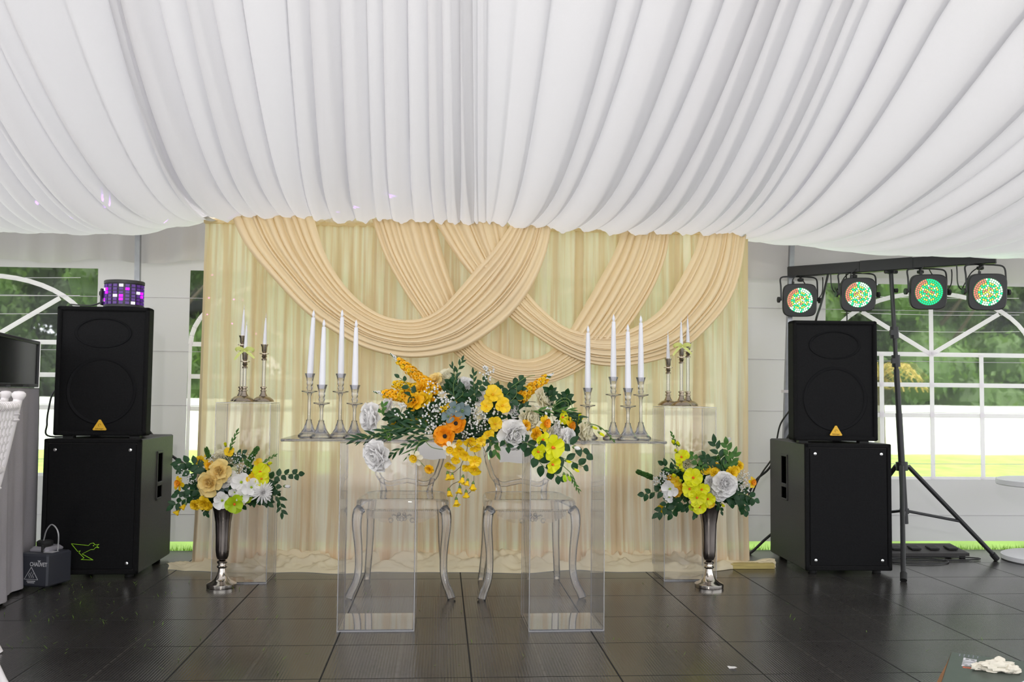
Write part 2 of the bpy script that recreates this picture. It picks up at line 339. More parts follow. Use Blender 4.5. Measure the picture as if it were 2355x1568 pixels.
for n_, (a, b) in enumerate(wins):
    root = empty('window_%d' % (n_+1), ((a+b)/2, WY, 0)); root['kind'] = 'structure'
    cx = (a+b)/2; w = (b-a)/2; y = WY-.006; o = (cx, WY, 0)
    zc = P(2138, 815, WY).z; z2 = P(2138, 885, WY).z; z3 = P(2138, 955, WY).z
    m = MB().grid(24, 16, lambda i, j: (a+(b-a)*i/23, WY+.01*noise.noise(Vector((cx, 7*i/23, 9*j/15))), zbot+(ztop-zbot)*j/15)); m.build('window_pane', 'film', root, org=o)
    s = MB(); bw = .028
    def bar(p, q, wd=bw, y=y):
        y -= .005*(abs(p[0]-q[0]) < 1e-6)+.0025*(abs(p[0]-q[0]) > 1e-6 and abs(p[1]-q[1]) > 1e-6)
        pts = resample([(p[0], y, p[1]), ((p[0]+q[0])/2+.004, y, (p[1]+q[1])/2), (q[0], y, q[1])], 8); s.tube(pts, wd/2*1.2, 4, flat=.12, up=(0, 1, 0)) if 0 else None
        d = Vector((q[0]-p[0], 0, q[1]-p[1])); nn = Vector((-d.z, 0, d.x)).normalized()*wd/2; A, B = Vector((p[0], y, p[1])), Vector((q[0], y, q[1]))
        vs = [A+nn, A-nn, B-nn, B+nn]; s.add(vs+[v+Vector((0, .004, 0)) for v in vs], [[0, 1, 2, 3], [7, 6, 5, 4], [0, 3, 7, 4], [1, 5, 6, 2], [0, 4, 5, 1], [3, 2, 6, 7]])
    for zz in (zc, z2, z3): bar((cx-w*.98, zz), (cx+w*.98, zz))
    bar((cx, zbot), (cx, zc+.40)); bar((cx-w*.48, zbot), (cx-w*.48, zc)); bar((cx+w*.48, zbot), (cx+w*.48, zc))
    bar((cx, zc), (cx-w*.66, zc+.27)); bar((cx, zc), (cx+w*.66, zc+.27))
    arc = [(cx-w*.98*math.cos(PI*k/24), zc+.40*math.sin(PI*k/24)) for k in range(25)]
    for p, q in zip(arc, arc[1:]): bar(p, q)
    bar((cx-w*.98, zbot), (cx-w*.98, zc), .02); bar((cx+w*.98, zbot), (cx+w*.98, zc), .02); bar((cx-w, zbot+.008), (cx+w, zbot+.008), .02)
    s.build('window_bars', 'strip', root, org=o, smooth=False)
    c = MB()
    for k in range(3):
        zz = ztop-.06-k*.11-.02*(n_ % 2); c.tube(resample([(a+.1, y-.004, zz), (cx, y-.004, zz-.008), (b-.1, y-.004, zz+.002)], 12), .0018, 4)
    c.build('window_crease', 'strip', root, org=o)
# --- valance hanging from the eave
def valance(x0, x1, yl0, yl1, Y, nm):
    A = P(x0, yl0, Y); B = P(x1, yl1, Y); n = 140; R = random.Random(3+x0)
    ph = [0]
    for i in range(n): ph.append(ph[-1]+.22+R.random()*.42)
    m = MB().grid(n, 8, lambda i, j: (A.x+(B.x-A.x)*i/(n-1), Y-.02-.014*math.sin(ph[i])*(j/7+.3), (A.z+(B.z-A.z)*i/(n-1)-.012*math.sin(ph[i]*.31))*(j/7)+2.15*(1-j/7)))
    tag(m.build(nm, 'valance'), kind='structure')
valance(-150, 475, 600, 603, 5.9, 'trim_1'); valance(1705, 3100, 640, 661, 5.9, 'trim_2')
# --- gathered ceiling liner.  traced pleats: x where they reach the wall side, x at the photo's upper edge
pairs = [(-260, -640), (-60, -430), (60, -250), (180, -120), (300, -30), (385, 82), (460, 263), (500, 300), (560, 370), (600, 440), (650, 495), (682, 560), (720, 669), (770, 730), (822, 797), (905, 890), (1002, 994),
         (1030, 1022), (1056, 1050), (1088, 1075), (1100, 1097), (1118, 1120), (1130, 1186), (1165, 1260), (1210, 1390), (1253, 1448), (1315, 1536), (1370, 1611), (1430, 1670), (1490, 1720), (1546, 1771), (1600, 1840), (1640, 1880), (1676, 1921),
         (1715, 1985), (1751, 2050), (1796, 2160), (1850, 2270), (1917, 2400), (1970, 2470), (2027, 2560), (2100, 2680), (2180, 2800), (2270, 2930), (2370, 3080), (2480, 3240), (2600, 3420)]
YB, YT = 5.1, 3.75
Xb = [P(a, 520, YB).x for a, b in pairs]; Xt = [P(b, 0, YT).x for a, b in pairs]
R = random.Random(11)
def interp(x, A, B):
    if x <= A[0]: return B[0]+(x-A[0])
    if x >= A[-1]: return B[-1]+(x-A[-1])
    for i in range(len(A)-1):
        if x <= A[i+1]: return B[i]+(B[i+1]-B[i])*(x-A[i])/(A[i+1]-A[i])
# creases: traced ones (sharp) with minor folds in between
cells = []; 
edges = [-6.2]
while edges[-1] < Xb[0]-.12: edges.append(edges[-1]+.1+R.random()*.12)
for a, b in zip(Xb, Xb[1:]):
    edges.append(a); k = max(1, round((b-a)/.1)-1) if b-a > .15 else 0
    for q in range(k): edges.append(a+(b-a)*(q+1+.3*(R.random()-.5))/(k+1))
edges.append(Xb[-1])
while edges[-1] < 7: edges.append(edges[-1]+.1+R.random()*.12)
amp = [(.8+R.random()*.9)*(1.5 if any(abs(e-x) < 1e-6 for x in Xb) else .55) for e in edges]
def pleat(x):          # (rise, sideways shift) of the cloth at crease coordinate x
    import bisect
    i = min(max(bisect.bisect_right(edges, x)-1, 0), len(edges)-2)
    w = edges[i+1]-edges[i]; t = (x-edges[i])/w; a = min(.062, .42*w)
    sgn = 1 if x > .05 else 0
    tt = t if x < .05 else 1-t
    A0 = amp[i] if x < .05 else amp[i+1]
    # billow that swells slowly then tucks back sharply
    h = math.sin(PI*tt**.55)*a*(.55+.45*A0)
    return -h, (1 if x < .05 else -1)*-.35*a*A0*math.exp(-((tt-.05)/.12)**2)
def cz(X, Y):          # height of the liner
    side = max(smoothstep(-1.15, -1.75, X), smoothstep(1.55, 2.6, X))
    zm = 1.872-.115*side-.02*(X < 0)*side+.02*smoothstep(1.2, -.9, X)-.012*smoothstep(.2, 1.6, X)
    ym = 5.12-.25*side; c = .34-.13*smoothstep(-.2, 2.4, X)-.1*smoothstep(-1.5, -3, X)
    d = ym-Y
    if d < 0: return zm+.32*d*d
    q = c*d*d if d < 1.6 else c*2.56+(d-1.6)*c*3.2*.8
    return min(zm+q, 3.3+.05*math.sin(X))
cols = []
for i in range(len(edges)-1):
    w = edges[i+1]-edges[i]; k = 12 if w > .05 else 8
    for q in range(k): cols.append(edges[i]+w*q/k)
rowsY = [-1.2, -.6, 0, 1, 1.8, 2.3, 2.7]+[3+.09*k for k in range(26)]
def cpt(x, Y):
    f = (YB-Y)/(YB-YT); f = max(-.35, min(f, 1.5)); X = x+(interp(x, Xb, Xt)-x)*f
    h, sx = pleat(x); k = .4+.6*smoothstep(5.3, 4.4, Y)
    # small crimp at the tied hem
    return (X+sx*k, Y, cz(X, Y)+h*k)
def ceilmesh(c, rows, hem):
    m = MB(); n = len(rows)
    def fn(i, j):
        x = c[i]; v = cpt(x, rows[j])
        if hem and j > n-6:      # added unseen rows behind the hem, keeping sun off the swag tops
            hz_ = cpt(x, 5.13)[2]; zt_ = (0, 1.945, 2.0, 2.1, 2.2)[j-n+5]; return (v[0], v[1], hz_+.01 if zt_ == 0 else zt_)
        if hem and j >= n-7: v = (v[0], v[1]-.0, v[2]+(.006*math.sin(x*95)+.004*math.sin(x*171))*(1 if j == n-6 else .5))
        return v
    return m.grid(len(c), n, fn)
xl, xr = P(470, 500, YB).x, P(1718, 540, YB).x
mid = [c for c in cols if xl <= c <= xr]; lf = [c for c in cols if c <= xl+.03]; rg = [c for c in cols if c >= xr-.03]
allm = MB(); a = ceilmesh(mid, [y for y in rowsY if y < 5.09]+[5.1, 5.115, 5.13, 5.14, 5.17, 5.3, 5.6, 5.98], True); b = ceilmesh(lf, rowsY+[5.35, 5.5, 5.65, 5.8, 5.92], False); c = ceilmesh(rg, rowsY+[5.35, 5.5, 5.65, 5.8, 5.92], False)
for q in (a, b, c): allm.add(q.v, q.f)
tag(allm.build('ceiling', 'liner', auto=3), kind='structure')
# ================================================================== OUTSIDE
m = MB().box((0, 16.4, .40), (60, .3, .86)); tag(m.build('garden_wall', 'render', smooth=False), kind='structure')
def make_tree(seed, mt):
    R = random.Random(seed); root = empty('tree', (0, 0, 0)); t = MB(); hgt = 7.5
    t.tube([(0, 0, 0), (.1, 0, 1.5), (-.05, .1, 3.2), (.1, 0, 5)], [.22, .18, .14, .07], 10)
    for k in range(7):
        a = R.random()*6.28; z = 1.6+R.random()*2.6; t.tube([(0, 0, z), (math.cos(a)*.8, math.sin(a)*.8, z+.7), (math.cos(a)*1.5, math.sin(a)*1.5, z+1.5)], [.09, .05, .02], 6)
    t.build('trunk', 'bark', root); c = MB()
    blobs = [(R.uniform(-1.15, 1.15), R.uniform(-1.1, 1.1), R.uniform(.7, 6.4), R.uniform(.5, .8)) for k in range(52)]
    for bx_, by, bz, br in blobs:
        c.ball((bx_, by, bz), br*.88, 8, 6)
        for k in range(230):
            d = Vector((R.gauss(0, 1), R.gauss(0, 1), R.gauss(0, 1))).normalized(); p = Vector((bx_, by, bz))+d*br*R.uniform(.7, 1.12); s = R.uniform(.05, .12)
            q = Euler((R.random()*6, R.random()*6, R.random()*6)).to_matrix()
            c.add([p+q @ Vector(v)*s for v in ((-1, 0, 0), (0, -.55, .1), (1, 0, 0), (0, .55, .1))], [[0, 1, 2, 3]])
    c.build('crown', mt, root, smooth=False); return root
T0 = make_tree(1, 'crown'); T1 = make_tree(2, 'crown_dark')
spots = [(-10.2+4.1*k, 19.3, 0) for k in range(7)]+[(-10.6+3.95*k, 23.6, 1) for k in range(8)]+[(-14.5+4.1*k, 28.3, 1) for k in range(10)]
_old = [(-9.6, 19.2, 0), (-7.9, 20, 1), (-6.2, 19, 0), (-4.4, 20.3, 1), (-2.6, 19.4, 0), (-.8, 20.4, 1), (1.0, 19.3, 0), (2.8, 20.2, 1), (4.6, 19.5, 0), (6.3, 20.6, 1), (7.4, 19.1, 0), (9.0, 20.1, 1), (10.6, 19.4, 0), (12.3, 20.4, 1), (14, 19.4, 0)]
tl = {0: 'sunlit leafy tree beyond the white garden wall', 1: 'darker leafy tree standing behind its neighbours beyond the wall'}
seen = set()
for i, (x, y, k) in enumerate(spots):
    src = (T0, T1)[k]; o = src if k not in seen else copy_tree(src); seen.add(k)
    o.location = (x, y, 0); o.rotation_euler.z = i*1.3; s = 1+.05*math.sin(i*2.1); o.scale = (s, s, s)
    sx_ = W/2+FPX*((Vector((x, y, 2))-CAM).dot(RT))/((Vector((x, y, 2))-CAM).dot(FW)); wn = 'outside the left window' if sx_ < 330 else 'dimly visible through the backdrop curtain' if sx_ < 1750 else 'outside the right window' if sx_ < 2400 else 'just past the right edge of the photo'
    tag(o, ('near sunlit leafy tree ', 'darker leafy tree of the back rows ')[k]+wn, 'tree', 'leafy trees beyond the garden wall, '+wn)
p = F(2034, 1046, 0); root = empty('palm_tree', (p.x, 15.2, 0), 0, 'slim brown palm trunk with dry fronds outside the right window', 'palm')
px_ = P(2036, 900, 15.2).x-p.x
m = MB().tube([(px_, 0, -.03), (px_+.02, 0, .6), (px_, 0, 1.25)], [.1, .085, .07], 10); m.build('trunk', 'bark', root)
for k in range(11):
    a = k*2*PI/11+.2; L_ = .75; m = MB()
    pts = [Vector((px_+math.cos(a)*L_*t, math.sin(a)*L_*t, 1.2+.45*math.sin(PI*t*.85)-.35*t*t)) for t in (0, .2, .4, .6, .8, 1)]
    m.tube(pts, .012, 4)
    for i in range(1, 6):
        for sgn in (-1, 1):
            for q in (0, .5):
                b = pts[i-1].lerp(pts[i], q); d = Vector((-math.sin(a)*sgn, math.cos(a)*sgn, -.5))*.24; e = Vector((math.cos(a), math.sin(a), 0))*.03
                m.add([b-e, b+e, b+d+e*2], [[0, 1, 2]])
    m.build('frond', 'frond', root, smooth=False)
# ================================================================== TENT POLES
def pole(x0, y0, x1, y1, Y, label):
    A, B = P(x0, y0, Y), P(x1, y1, Y); d = (A-B)/(A.z-B.z); B = B-d*(B.z+.0); A = B+d*2.05
    root = empty('tent_pole', tuple(B), 0, label, 'tent pole', 'steel tent poles'); L_ = A-B
    m = MB().tube([(0, 0, 0), L_], .021, 4, up=(0, 1, 0)); m.build('post', 'steel', root, smooth=False)
    m = MB().tube([L_*.0+d*.0, d*.012], .05, 8); m.build('foot_plate', 'steel', root)
    m = MB(); m.box(tuple(d*(.985)), (.056, .05, .018)); m.build('tie_strap', 'strip', root)
pole(317, 600, 309, 1250, 5.82, 'grey steel tent pole behind the left speaker stack')
pole(1818, 645, 1806, 1010, 5.82, 'grey steel tent pole behind the right speaker stack')
# ================================================================== BACKDROP DRAPE
DY = 5.27
def drape():
    XL, XR = P(446, 1200, DY).x, P(1716, 1000, DY).x; XLt, XRt = P(470, 505, DY).x, P(1718, 540, DY).x; ztp = 1.925
    root = empty('backdrop_curtain', ((XL+XR)/2, DY, 0), 0, 'sheer cream pleated backdrop curtain pooling on the dark floor', 'curtain'); o = ((XL+XR)/2, DY, 0)
    n = 900; R = random.Random(5); ph = [0]; am = []
    for i in range(n): ph.append(ph[-1]+.28+.30*noise.noise(Vector((i*.03, 3, 1)))+.1*R.random())
    zs = [1.865, 1.8, 1.7, 1.55, 1.4, 1.2, 1.0, .8, .6, .45, .33, .24, .17, .11, .07, .045]
    def fn(i, j):
        z = zs[j]; t = i/(n-1); k = 1-z/ztp
        low = .4*smoothstep(1.6, .2, z)
        # broad lower folds replace the fine heading pleats
        x = (XLt+(XRt-XLt)*t)*(1-k)+(XL+(XR-XL)*t)*k
        fine = math.sin(ph[i])*.011*(1-.45*low); broad = noise.noise(Vector((t*26, 1, 4+k*.6)))*.05*(.35+low*2)
        flare = .03*smoothstep(.35, .02, z)
        return (x+.006*math.cos(ph[i]), DY+fine+broad*.9-flare, z)
    MB().grid(n, len(zs), fn).build('panel', 'sheer', root, org=o, auto=3)
    # gathered heading above the rod pocket
    def fh(i, j):
        t = i/(n-1); z = (1.868, 1.88, 1.9, 1.93)[j]; k = (0, .4, .9, 1.3)[j]
        return (XLt+(XRt-XLt)*t+.008*math.sin(ph[i]*.9+j)*k, DY-.014-.02*math.sin(ph[i]*.75+k)*k, z+.006*math.sin(ph[i]*.6)*k)
    MB().grid(n, 4, fh).build('heading', 'heading', root, org=o, auto=3)
    MB().tube([(XLt, DY, 1.872), (XRt, DY, 1.872)], .014, 8).build('rod', 'heading', root, org=o)
    # hem pooling forward over the floor
    XPL, XPR = P(372, 1318, 5.15).x, P(1792, 1300, 5.2).x; NU, NV = 620, 26
    def fp(i, j):
        t = i/(NU-1); v = j/(NV-1); x = XPL+(XPR-XPL)*t
        inside = smoothstep(XL-.02, XL+.2, x)*smoothstep(XR+.02, XR-.2, x)
        wide = .17*(.7+.5*noise.noise(Vector((x*3.3, 2, 0)))); wide *= (.55+.45*inside)*(.25+.75*smoothstep(0, .035, t)*smoothstep(1, .965, t))
        y = DY+.02-v*wide*(1.15)-.02*math.sin(x*7)
        w = Vector((x*7+1.2*noise.noise(Vector((x*2.2, v*2, 9))), v*2.4, .5)); nn = noise.noise(w)+.7*noise.noise(w*2.3)+.6*abs(noise.noise(Vector((x*20+v*3, v*5, 2))))-.5*abs(noise.noise(Vector((x*13-v*6, v*11, 7))))
        prof = math.sin(PI*min(1, v*1.02)**.75)
        h = .012+prof*(.04+.036*nn+.012*math.sin(x*31+4*noise.noise(Vector((x*3, v*2, 1)))+v*3))*(.62+.38*inside)+.085*(1-v)**3*inside
        if v > .93: h = .012*(1-v)/.07+.002
        return (x+.02*noise.noise(Vector((x*9, v*5, 4))), y, max(.002, h))
    MB().grid(NU, NV, fp).build('pooled_hem', 'puddle', root, org=o, auto=3)
drape()
def swag(low, up, Yd, label, npl, seed, amp=.024, mt='swag'):
    NU, NV = 90, npl*9+1; R = random.Random(seed)
    lo = resample([P(x, y, Yd) for x, y in low], NU); hi = resample([P(x, y, Yd) for x, y in up], NU)
    ed = [0]
    for k in range(npl): ed.append(ed[-1]+.6+R.random()*.9)
    ed = [e/ed[-1] for e in ed]; ph = [R.uniform(-1, 1) for k in ed]
    c = sum((p for p in lo), Vector())/NU
    def fn(i, j):
        k = min(j//9, npl-1); q = (j-9*k)/9; s = i/(NU-1)
        wv = ed[k]+(ed[k+1]-ed[k])*q; wv += .028*math.sin(s*5+ph[k]*3)*math.sin(PI*wv)
        A, B = lo[i], hi[i]; p = A.lerp(B, wv); wdt = (B-A).length
        belly = math.sin(PI*s)
        h = (math.sin(PI*q**.75)**.8 if 0 < q < 1 else 0)*min(amp*2.0, wdt/npl*.95)*(.6+.4*belly+.3*ph[k])
        return (p.x, p.y-.012-h-.045*belly*math.sin(PI*min(1, wv+.12))-.012*math.sin(PI*wv), p.z-.004*math.sin(PI*q)*belly)
    m = MB().grid(NU, NV, fn)
    # cloth turned under along the lower edge
    m.grid(NU, 4, lambda i, j: (lo[i].x, lo[i].y-.012-.03*math.sin(PI*i/(NU-1))*0+(-.012+.018*j)*math.sin(PI*i/(NU-1)), lo[i].z+.008*j-.006*math.sin(j*1.0)))
    o = m.build('curtain_swag', mt, org=tuple(c), auto=3); return tag(o, label, 'swag', 'cream swags across the backdrop')
swag([(856, 505), (882, 583), (921, 656), (964, 721), (1000, 770), (1040, 809), (1091, 848), (1153, 877), (1221, 885), (1277, 877), (1345, 845), (1400, 805), (1450, 745), (1500, 665), (1530, 590), (1540, 528)],
     [(1000, 505), (1020, 590), (1046, 668), (1075, 735), (1108, 785), (1136, 806), (1181, 824), (1215, 826), (1240, 820), (1266, 806), (1305, 765), (1345, 700), (1385, 630), (1412, 580), (1432, 528)],
     5.225, 'lowest cream swag, hanging behind the other two over the flowers', 9, 4)
swag([(997, 505), (1040, 577), (1088, 639), (1164, 724), (1249, 786), (1334, 831), (1418, 843), (1503, 831), (1560, 809), (1616, 764), (1673, 696), (1701, 622), (1716, 528)],
     [(1165, 508), (1170, 560), (1185, 620), (1209, 668), (1249, 713), (1300, 752), (1362, 767), (1435, 762), (1503, 725), (1537, 685), (1571, 628), (1599, 572), (1610, 528)],
     5.185, 'right-hand cream swag ending at the right edge of the backdrop', 9, 9)
swag([(530, 490), (565, 563), (628, 639), (701, 716), (769, 764), (837, 800), (910, 820), (967, 823), (1023, 815), (1080, 795), (1164, 735), (1221, 662), (1255, 583), (1268, 515)],
     [(722, 500), (746, 577), (780, 639), (825, 690), (871, 721), (916, 734), (967, 733), (1012, 710), (1051, 670), (1096, 617), (1136, 572), (1178, 512)],
     5.145, 'big left-hand cream swag draped in front of the others', 10, 2)
p0, p1 = F(1690, 1309), F(1775, 1303)
m = MB().box((0, 0, .015), (.42, .09, .03), bev=.002); o = m.build('wooden_plank', 'wood'); o.location = ((p0.x+p1.x)/2-.1, p0.y+.05, 0); tag(o, 'pale wooden plank under the right end of the pooled curtain', 'plank')
# ================================================================== ACRYLIC STANDS AND TABLE
def plinth(x0, x1, y0, d, h, rz, label, name='acrylic_plinth', th=.006, group=None):
    cx, w = (x0+x1)/2, x1-x0
    root = empty(name, (cx, y0+d/2, 0), rz, label, 'plinth', group); a, b = w/2, d/2
    def pane(nm, c, dm): MB().box(c, dm).build(nm, 'acrylic', root, smooth=False)
    pane('front_panel', (0, -b+th/2, h/2), (w, th, h-.002)); pane('back_panel', (0, b-th/2, h/2), (w, th, h-.002))
    pane('side_panel', (-a+th/2, 0, h/2), (th, d-2*th-.001, h-.002)); pane('side_panel', (a-th/2, 0, h/2), (th, d-2*th-.001, h-.002))
    pane('top_panel', (0, 0, h+th/2), (w, d, th))
    MB().box((0, 0, .0045), (w-2*th-.002, d-2*th-.002, .005)).build('bottom_panel', 'acrylic_base', root, smooth=False)
    e = MB(); q = .0016
    for sx in (-1, 1):
        for sy in (-1, 1): e.box((sx*(a-q), sy*(b-q), h/2), (2*q, 2*q, h))
    for zz in (q, h+th): 
        for s in (-1, 1): e.box((0, s*(b-q), zz), (w, 2*q, 2*q)); e.box((s*(a-q), 0, zz), (2*q, d, 2*q))
    e.build('polished_edge', 'acrylic_edge', root, smooth=False)
    return root
def fx(px, py): return F(px, py)
TZ = .745
a, b = F(774.3, 1452), F(952.6, 1452.5); plinth(a.x, b.x, (a.y+b.y)/2, .30, TZ, .0, 'clear acrylic plinth holding up the left end of the flower table', group='plinths under the flower table')
TY0 = a.y
a, b = F(1213.8, 1452.9), F(1388, 1450.3); plinth(a.x, b.x, (a.y+b.y)/2, .30, TZ, .02, 'clear acrylic plinth holding up the right end of the flower table', group='plinths under the flower table')
m0 = MB(); tA, tB = P(646, 1016, TY0-.03), P(1533, 1023, TY0-.03)
m0.box(((tA.x+tB.x)/2, TY0+.14, TZ+.0125), (tB.x-tA.x, .36, .011), bev=.002); o = m0.build('glass_tabletop', clear('tabletop glass', (.95, .94, .96), 1.2, haze=.08, rough=.03), org=((tA.x+tB.x)/2, TY0+.14, TZ+.007), smooth=False)
tag(o, 'long clear tabletop resting on the two acrylic plinths', 'tabletop'); TT = TZ+.0185
a, b = F(487.4, 1340), F(612.9, 1342); PLL = plinth(a.x, b.x, b.y, .27, .885, .0, 'tall clear acrylic plinth behind the left flower vase')
a, b = F(1526.9, 1336), F(1644.4, 1333); PRR = plinth(a.x, b.x, a.y, .27, .885, .0, 'tall clear acrylic plinth behind the right flower vase')
# ================================================================== CANDLESTICKS
def flute(a, z): return 0
def silver_stick(h):
    root = empty('silver_candlestick'); 
    MB().lathe([(.001, 0), (.054, 0), (.055, .004), (.050, .012), (.038, .021), (.034, .024), (.022, .028), (.015, .04), (.0115, .052), (.016, .055), (.016, .058), (.011, .061), (.0115, .067), (.016, .071), (.016, .075), (.012, .078), (.001, .078)], 32).build('base', 'pewter', root)
    MB().lathe([(.001, .079), (.0085, .079), (.0085, h-.084), (.001, h-.084)], 20).build('stem', 'crystal', root)
    MB().lathe([(.001, h-.083), (.013, h-.083), (.014, h-.076), (.009, h-.070), (.014, h-.062), (.010, h-.054), (.024, h-.05), (.024, h-.047), (.008, h-.045), (.013, h-.036), (.014, h-.015), (.019, h-.002), (.019, h), (.012, h), (.012, h-.012), (.001, h-.012)], 28).build('cup', 'pewter', root)
    return root
def crystal_stick(h):
    root = empty('crystal_candlestick')
    MB().lathe([(.001, 0), (.045, 0), (.045, .004), (.034, .014), (.022, .032), (.014, .055), (.011, .064), (.013, .068), (.001, .068)], 32).build('base', 'crystal', root)
    MB().lathe([(.001, .0682), (.009, .0682), (.0065, .074), (.0065, h-.098), (.009, h-.09), (.001, h-.09)], 20).build('stem', 'crystal', root)
    MB().lathe([(.001, h-.0898), (.009, h-.0898), (.012, h-.084), (.033, h-.078), (.034, h-.074), (.012, h-.072), (.001, h-.071)], 32).build('drip_plate', 'crystal', root)
    MB().lathe([(.001, h-.0708), (.010, h-.0708), (.013, h-.06), (.010, h-.052), (.013, h-.044), (.012, h-.036), (.015, h-.02), (.021, h), (.017, h), (.0134, h-.018), (.001, h-.018)], 28, fr=lambda a, z: .04*math.cos(8*a)).build('cup', 'crystal', root)
    return root
def candle(h, led):
    root = empty('taper_candle')
    r0_, r1 = (.0132, .0082) if led else (.0098, .0032)
    MB().lathe([(.001, 0), (r0_, 0), (r0_, h*.2), (r1+(r0_-r1)*.3, h*.8), (r1, h-.012), (r1*.95, h-.006), (.001, h-.004)], 20).build('wax', 'wax', root)
    if led: MB().lathe([(.001, h-.006), (.0045, h-.002), (.0068, h+.006), (.005, h+.014), (.0015, h+.024), (.0004, h+.026)], 14).build('flame_tip', 'wax', root)
    else: MB().tube([(0, 0, h-.006), (.0003, 0, h+.004)], .0009, 6).build('wick', 'wick', root); MB().lathe([(.0005, h-.004), (.0018, h), (.0008, h+.012), (.0004, h+.02)], 8).build('tip', 'wax', root)
    return root
TYM = TY0+.15
protoS = {}; protoC = {}; protoL = {}
def get(d, k, mk):
    if k not in d: d[k] = mk(); return d[k]
    return copy_tree(d[k])
SIL = [(554, .343, 5.0, 'tallest silver candlestick on the left plinth, at the back', 0, .154), (561, .252, 4.88, 'shortest silver candlestick on the left plinth, yellow bow at its cup', 0, .150), (605, .295, 4.93, 'silver candlestick at the right of the left plinth, no bow', 0, .153),
       (1536.5, .251, 4.95, 'shortest silver candlestick on the right plinth, at its left', 1, .145), (1567, .305, 4.86, 'middle silver candlestick on the right plinth, yellow bow at its cup', 1, .148), (1582, .345, 5.0, 'tallest silver candlestick on the right plinth, at its right', 1, .143)]
SILT = .885+.006*1.0+.0062
for i, (px, h, Y, lab, side, ch) in enumerate(SIL):
    base = PLL if side == 0 else PRR
    y = base.location.y+(Y-4.93)*1.0; x = P(px, 930, y).x
    o = get(protoS, round(h, 2), lambda: silver_stick(h)); o.location = (x, y, SILT); tag(o, lab, 'candlestick', 'silver candlesticks')
    c = get(protoC, round(ch, 2), lambda: candle(ch, False)); c.location = (x, y, SILT+h-.0115)
    c.rotation_euler = ((0, math.radians(1.3 if side == 0 else -.6), 0))
    tag(c, 'thin white candle in the '+lab.split(',')[0]+(', no bow' if i == 2 else ''), 'candle', 'thin taper candles')
    if i in (1, 4):
        z = SILT+h+.004; m = MB()
        def loop(dx, dz, wv):
            pts = [(x, y-.012, z), (x+dx*.45, y-.03, z+dz), (x+dx, y-.022, z+dz*.7), (x+dx*.9, y-.012, z-dz*.4), (x+dx*.3, y-.012, z-.002)]
            m.tube(resample(pts, 12), [.005, .009, .012, .013, .012, .011, .010, .010, .009, .008, .006, .004], 6, flat=.1, up=(0, 1, .2))
        for sg in (-1, 1):
            loop(sg*.042, .012, 1)
            m.tube(resample([(x, y-.014, z), (x+sg*.022, y-.02, z-.010), (x+sg*.05, y-.018, z-.036 if sg > 0 else z-.045)], 8), [.003, .005, .007, .008, .008, .007, .006, .004], 6, flat=.1, up=(0, 1, 0))
        m.ball((x, y-.015, z), .007, 8, 6)
        o = m.build('ribbon_bow', 'ribbon', org=(x, y, z)); tag(o, 'yellow ribbon bow tied round the candle on the '+('left' if side == 0 else 'right')+' plinth', 'bow')
CRY = [(709.6, .264, 'tall crystal candlestick, leftmost on the glass table', 2.0), (738, .216, 'short crystal candlestick, second from the table\'s left end', .5), (781, .264, 'tall crystal candlestick, third from the table\'s left end', 0), (814, .216, 'short crystal candlestick nearest the flowers on the table\'s left', 0),
       (1351, .216, 'short crystal candlestick right beside the flowers on the table\'s right', 0), (1410, .264, 'tall crystal candlestick, third from the table\'s right end', 0), (1444, .216, 'short crystal candlestick, second from the table\'s right end', -.4), (1473.5, .264, 'tall crystal candlestick, rightmost on the glass table', -.2)]
for i, (px, h, lab, tl_) in enumerate(CRY):
    y = TYM+(.07 if i in (0, 7, 4) else -.05 if i in (1, 3, 6) else .03); x = P(px, 1010, y).x
    o = get(protoS, 'c%.3f' % h, lambda: crystal_stick(h)); o.location = (x, y, TT); tag(o, lab, 'candlestick', 'crystal candlesticks')
    c = get(protoL, .27, lambda: candle(.262, True)); c.location = (x, y, TT+h-.0175); c.rotation_euler = (0, math.radians(tl_), 0)
    tag(c, 'white candle in the '+lab.replace(' candlestick', ' holder'), 'candle', 'flameless taper candles')
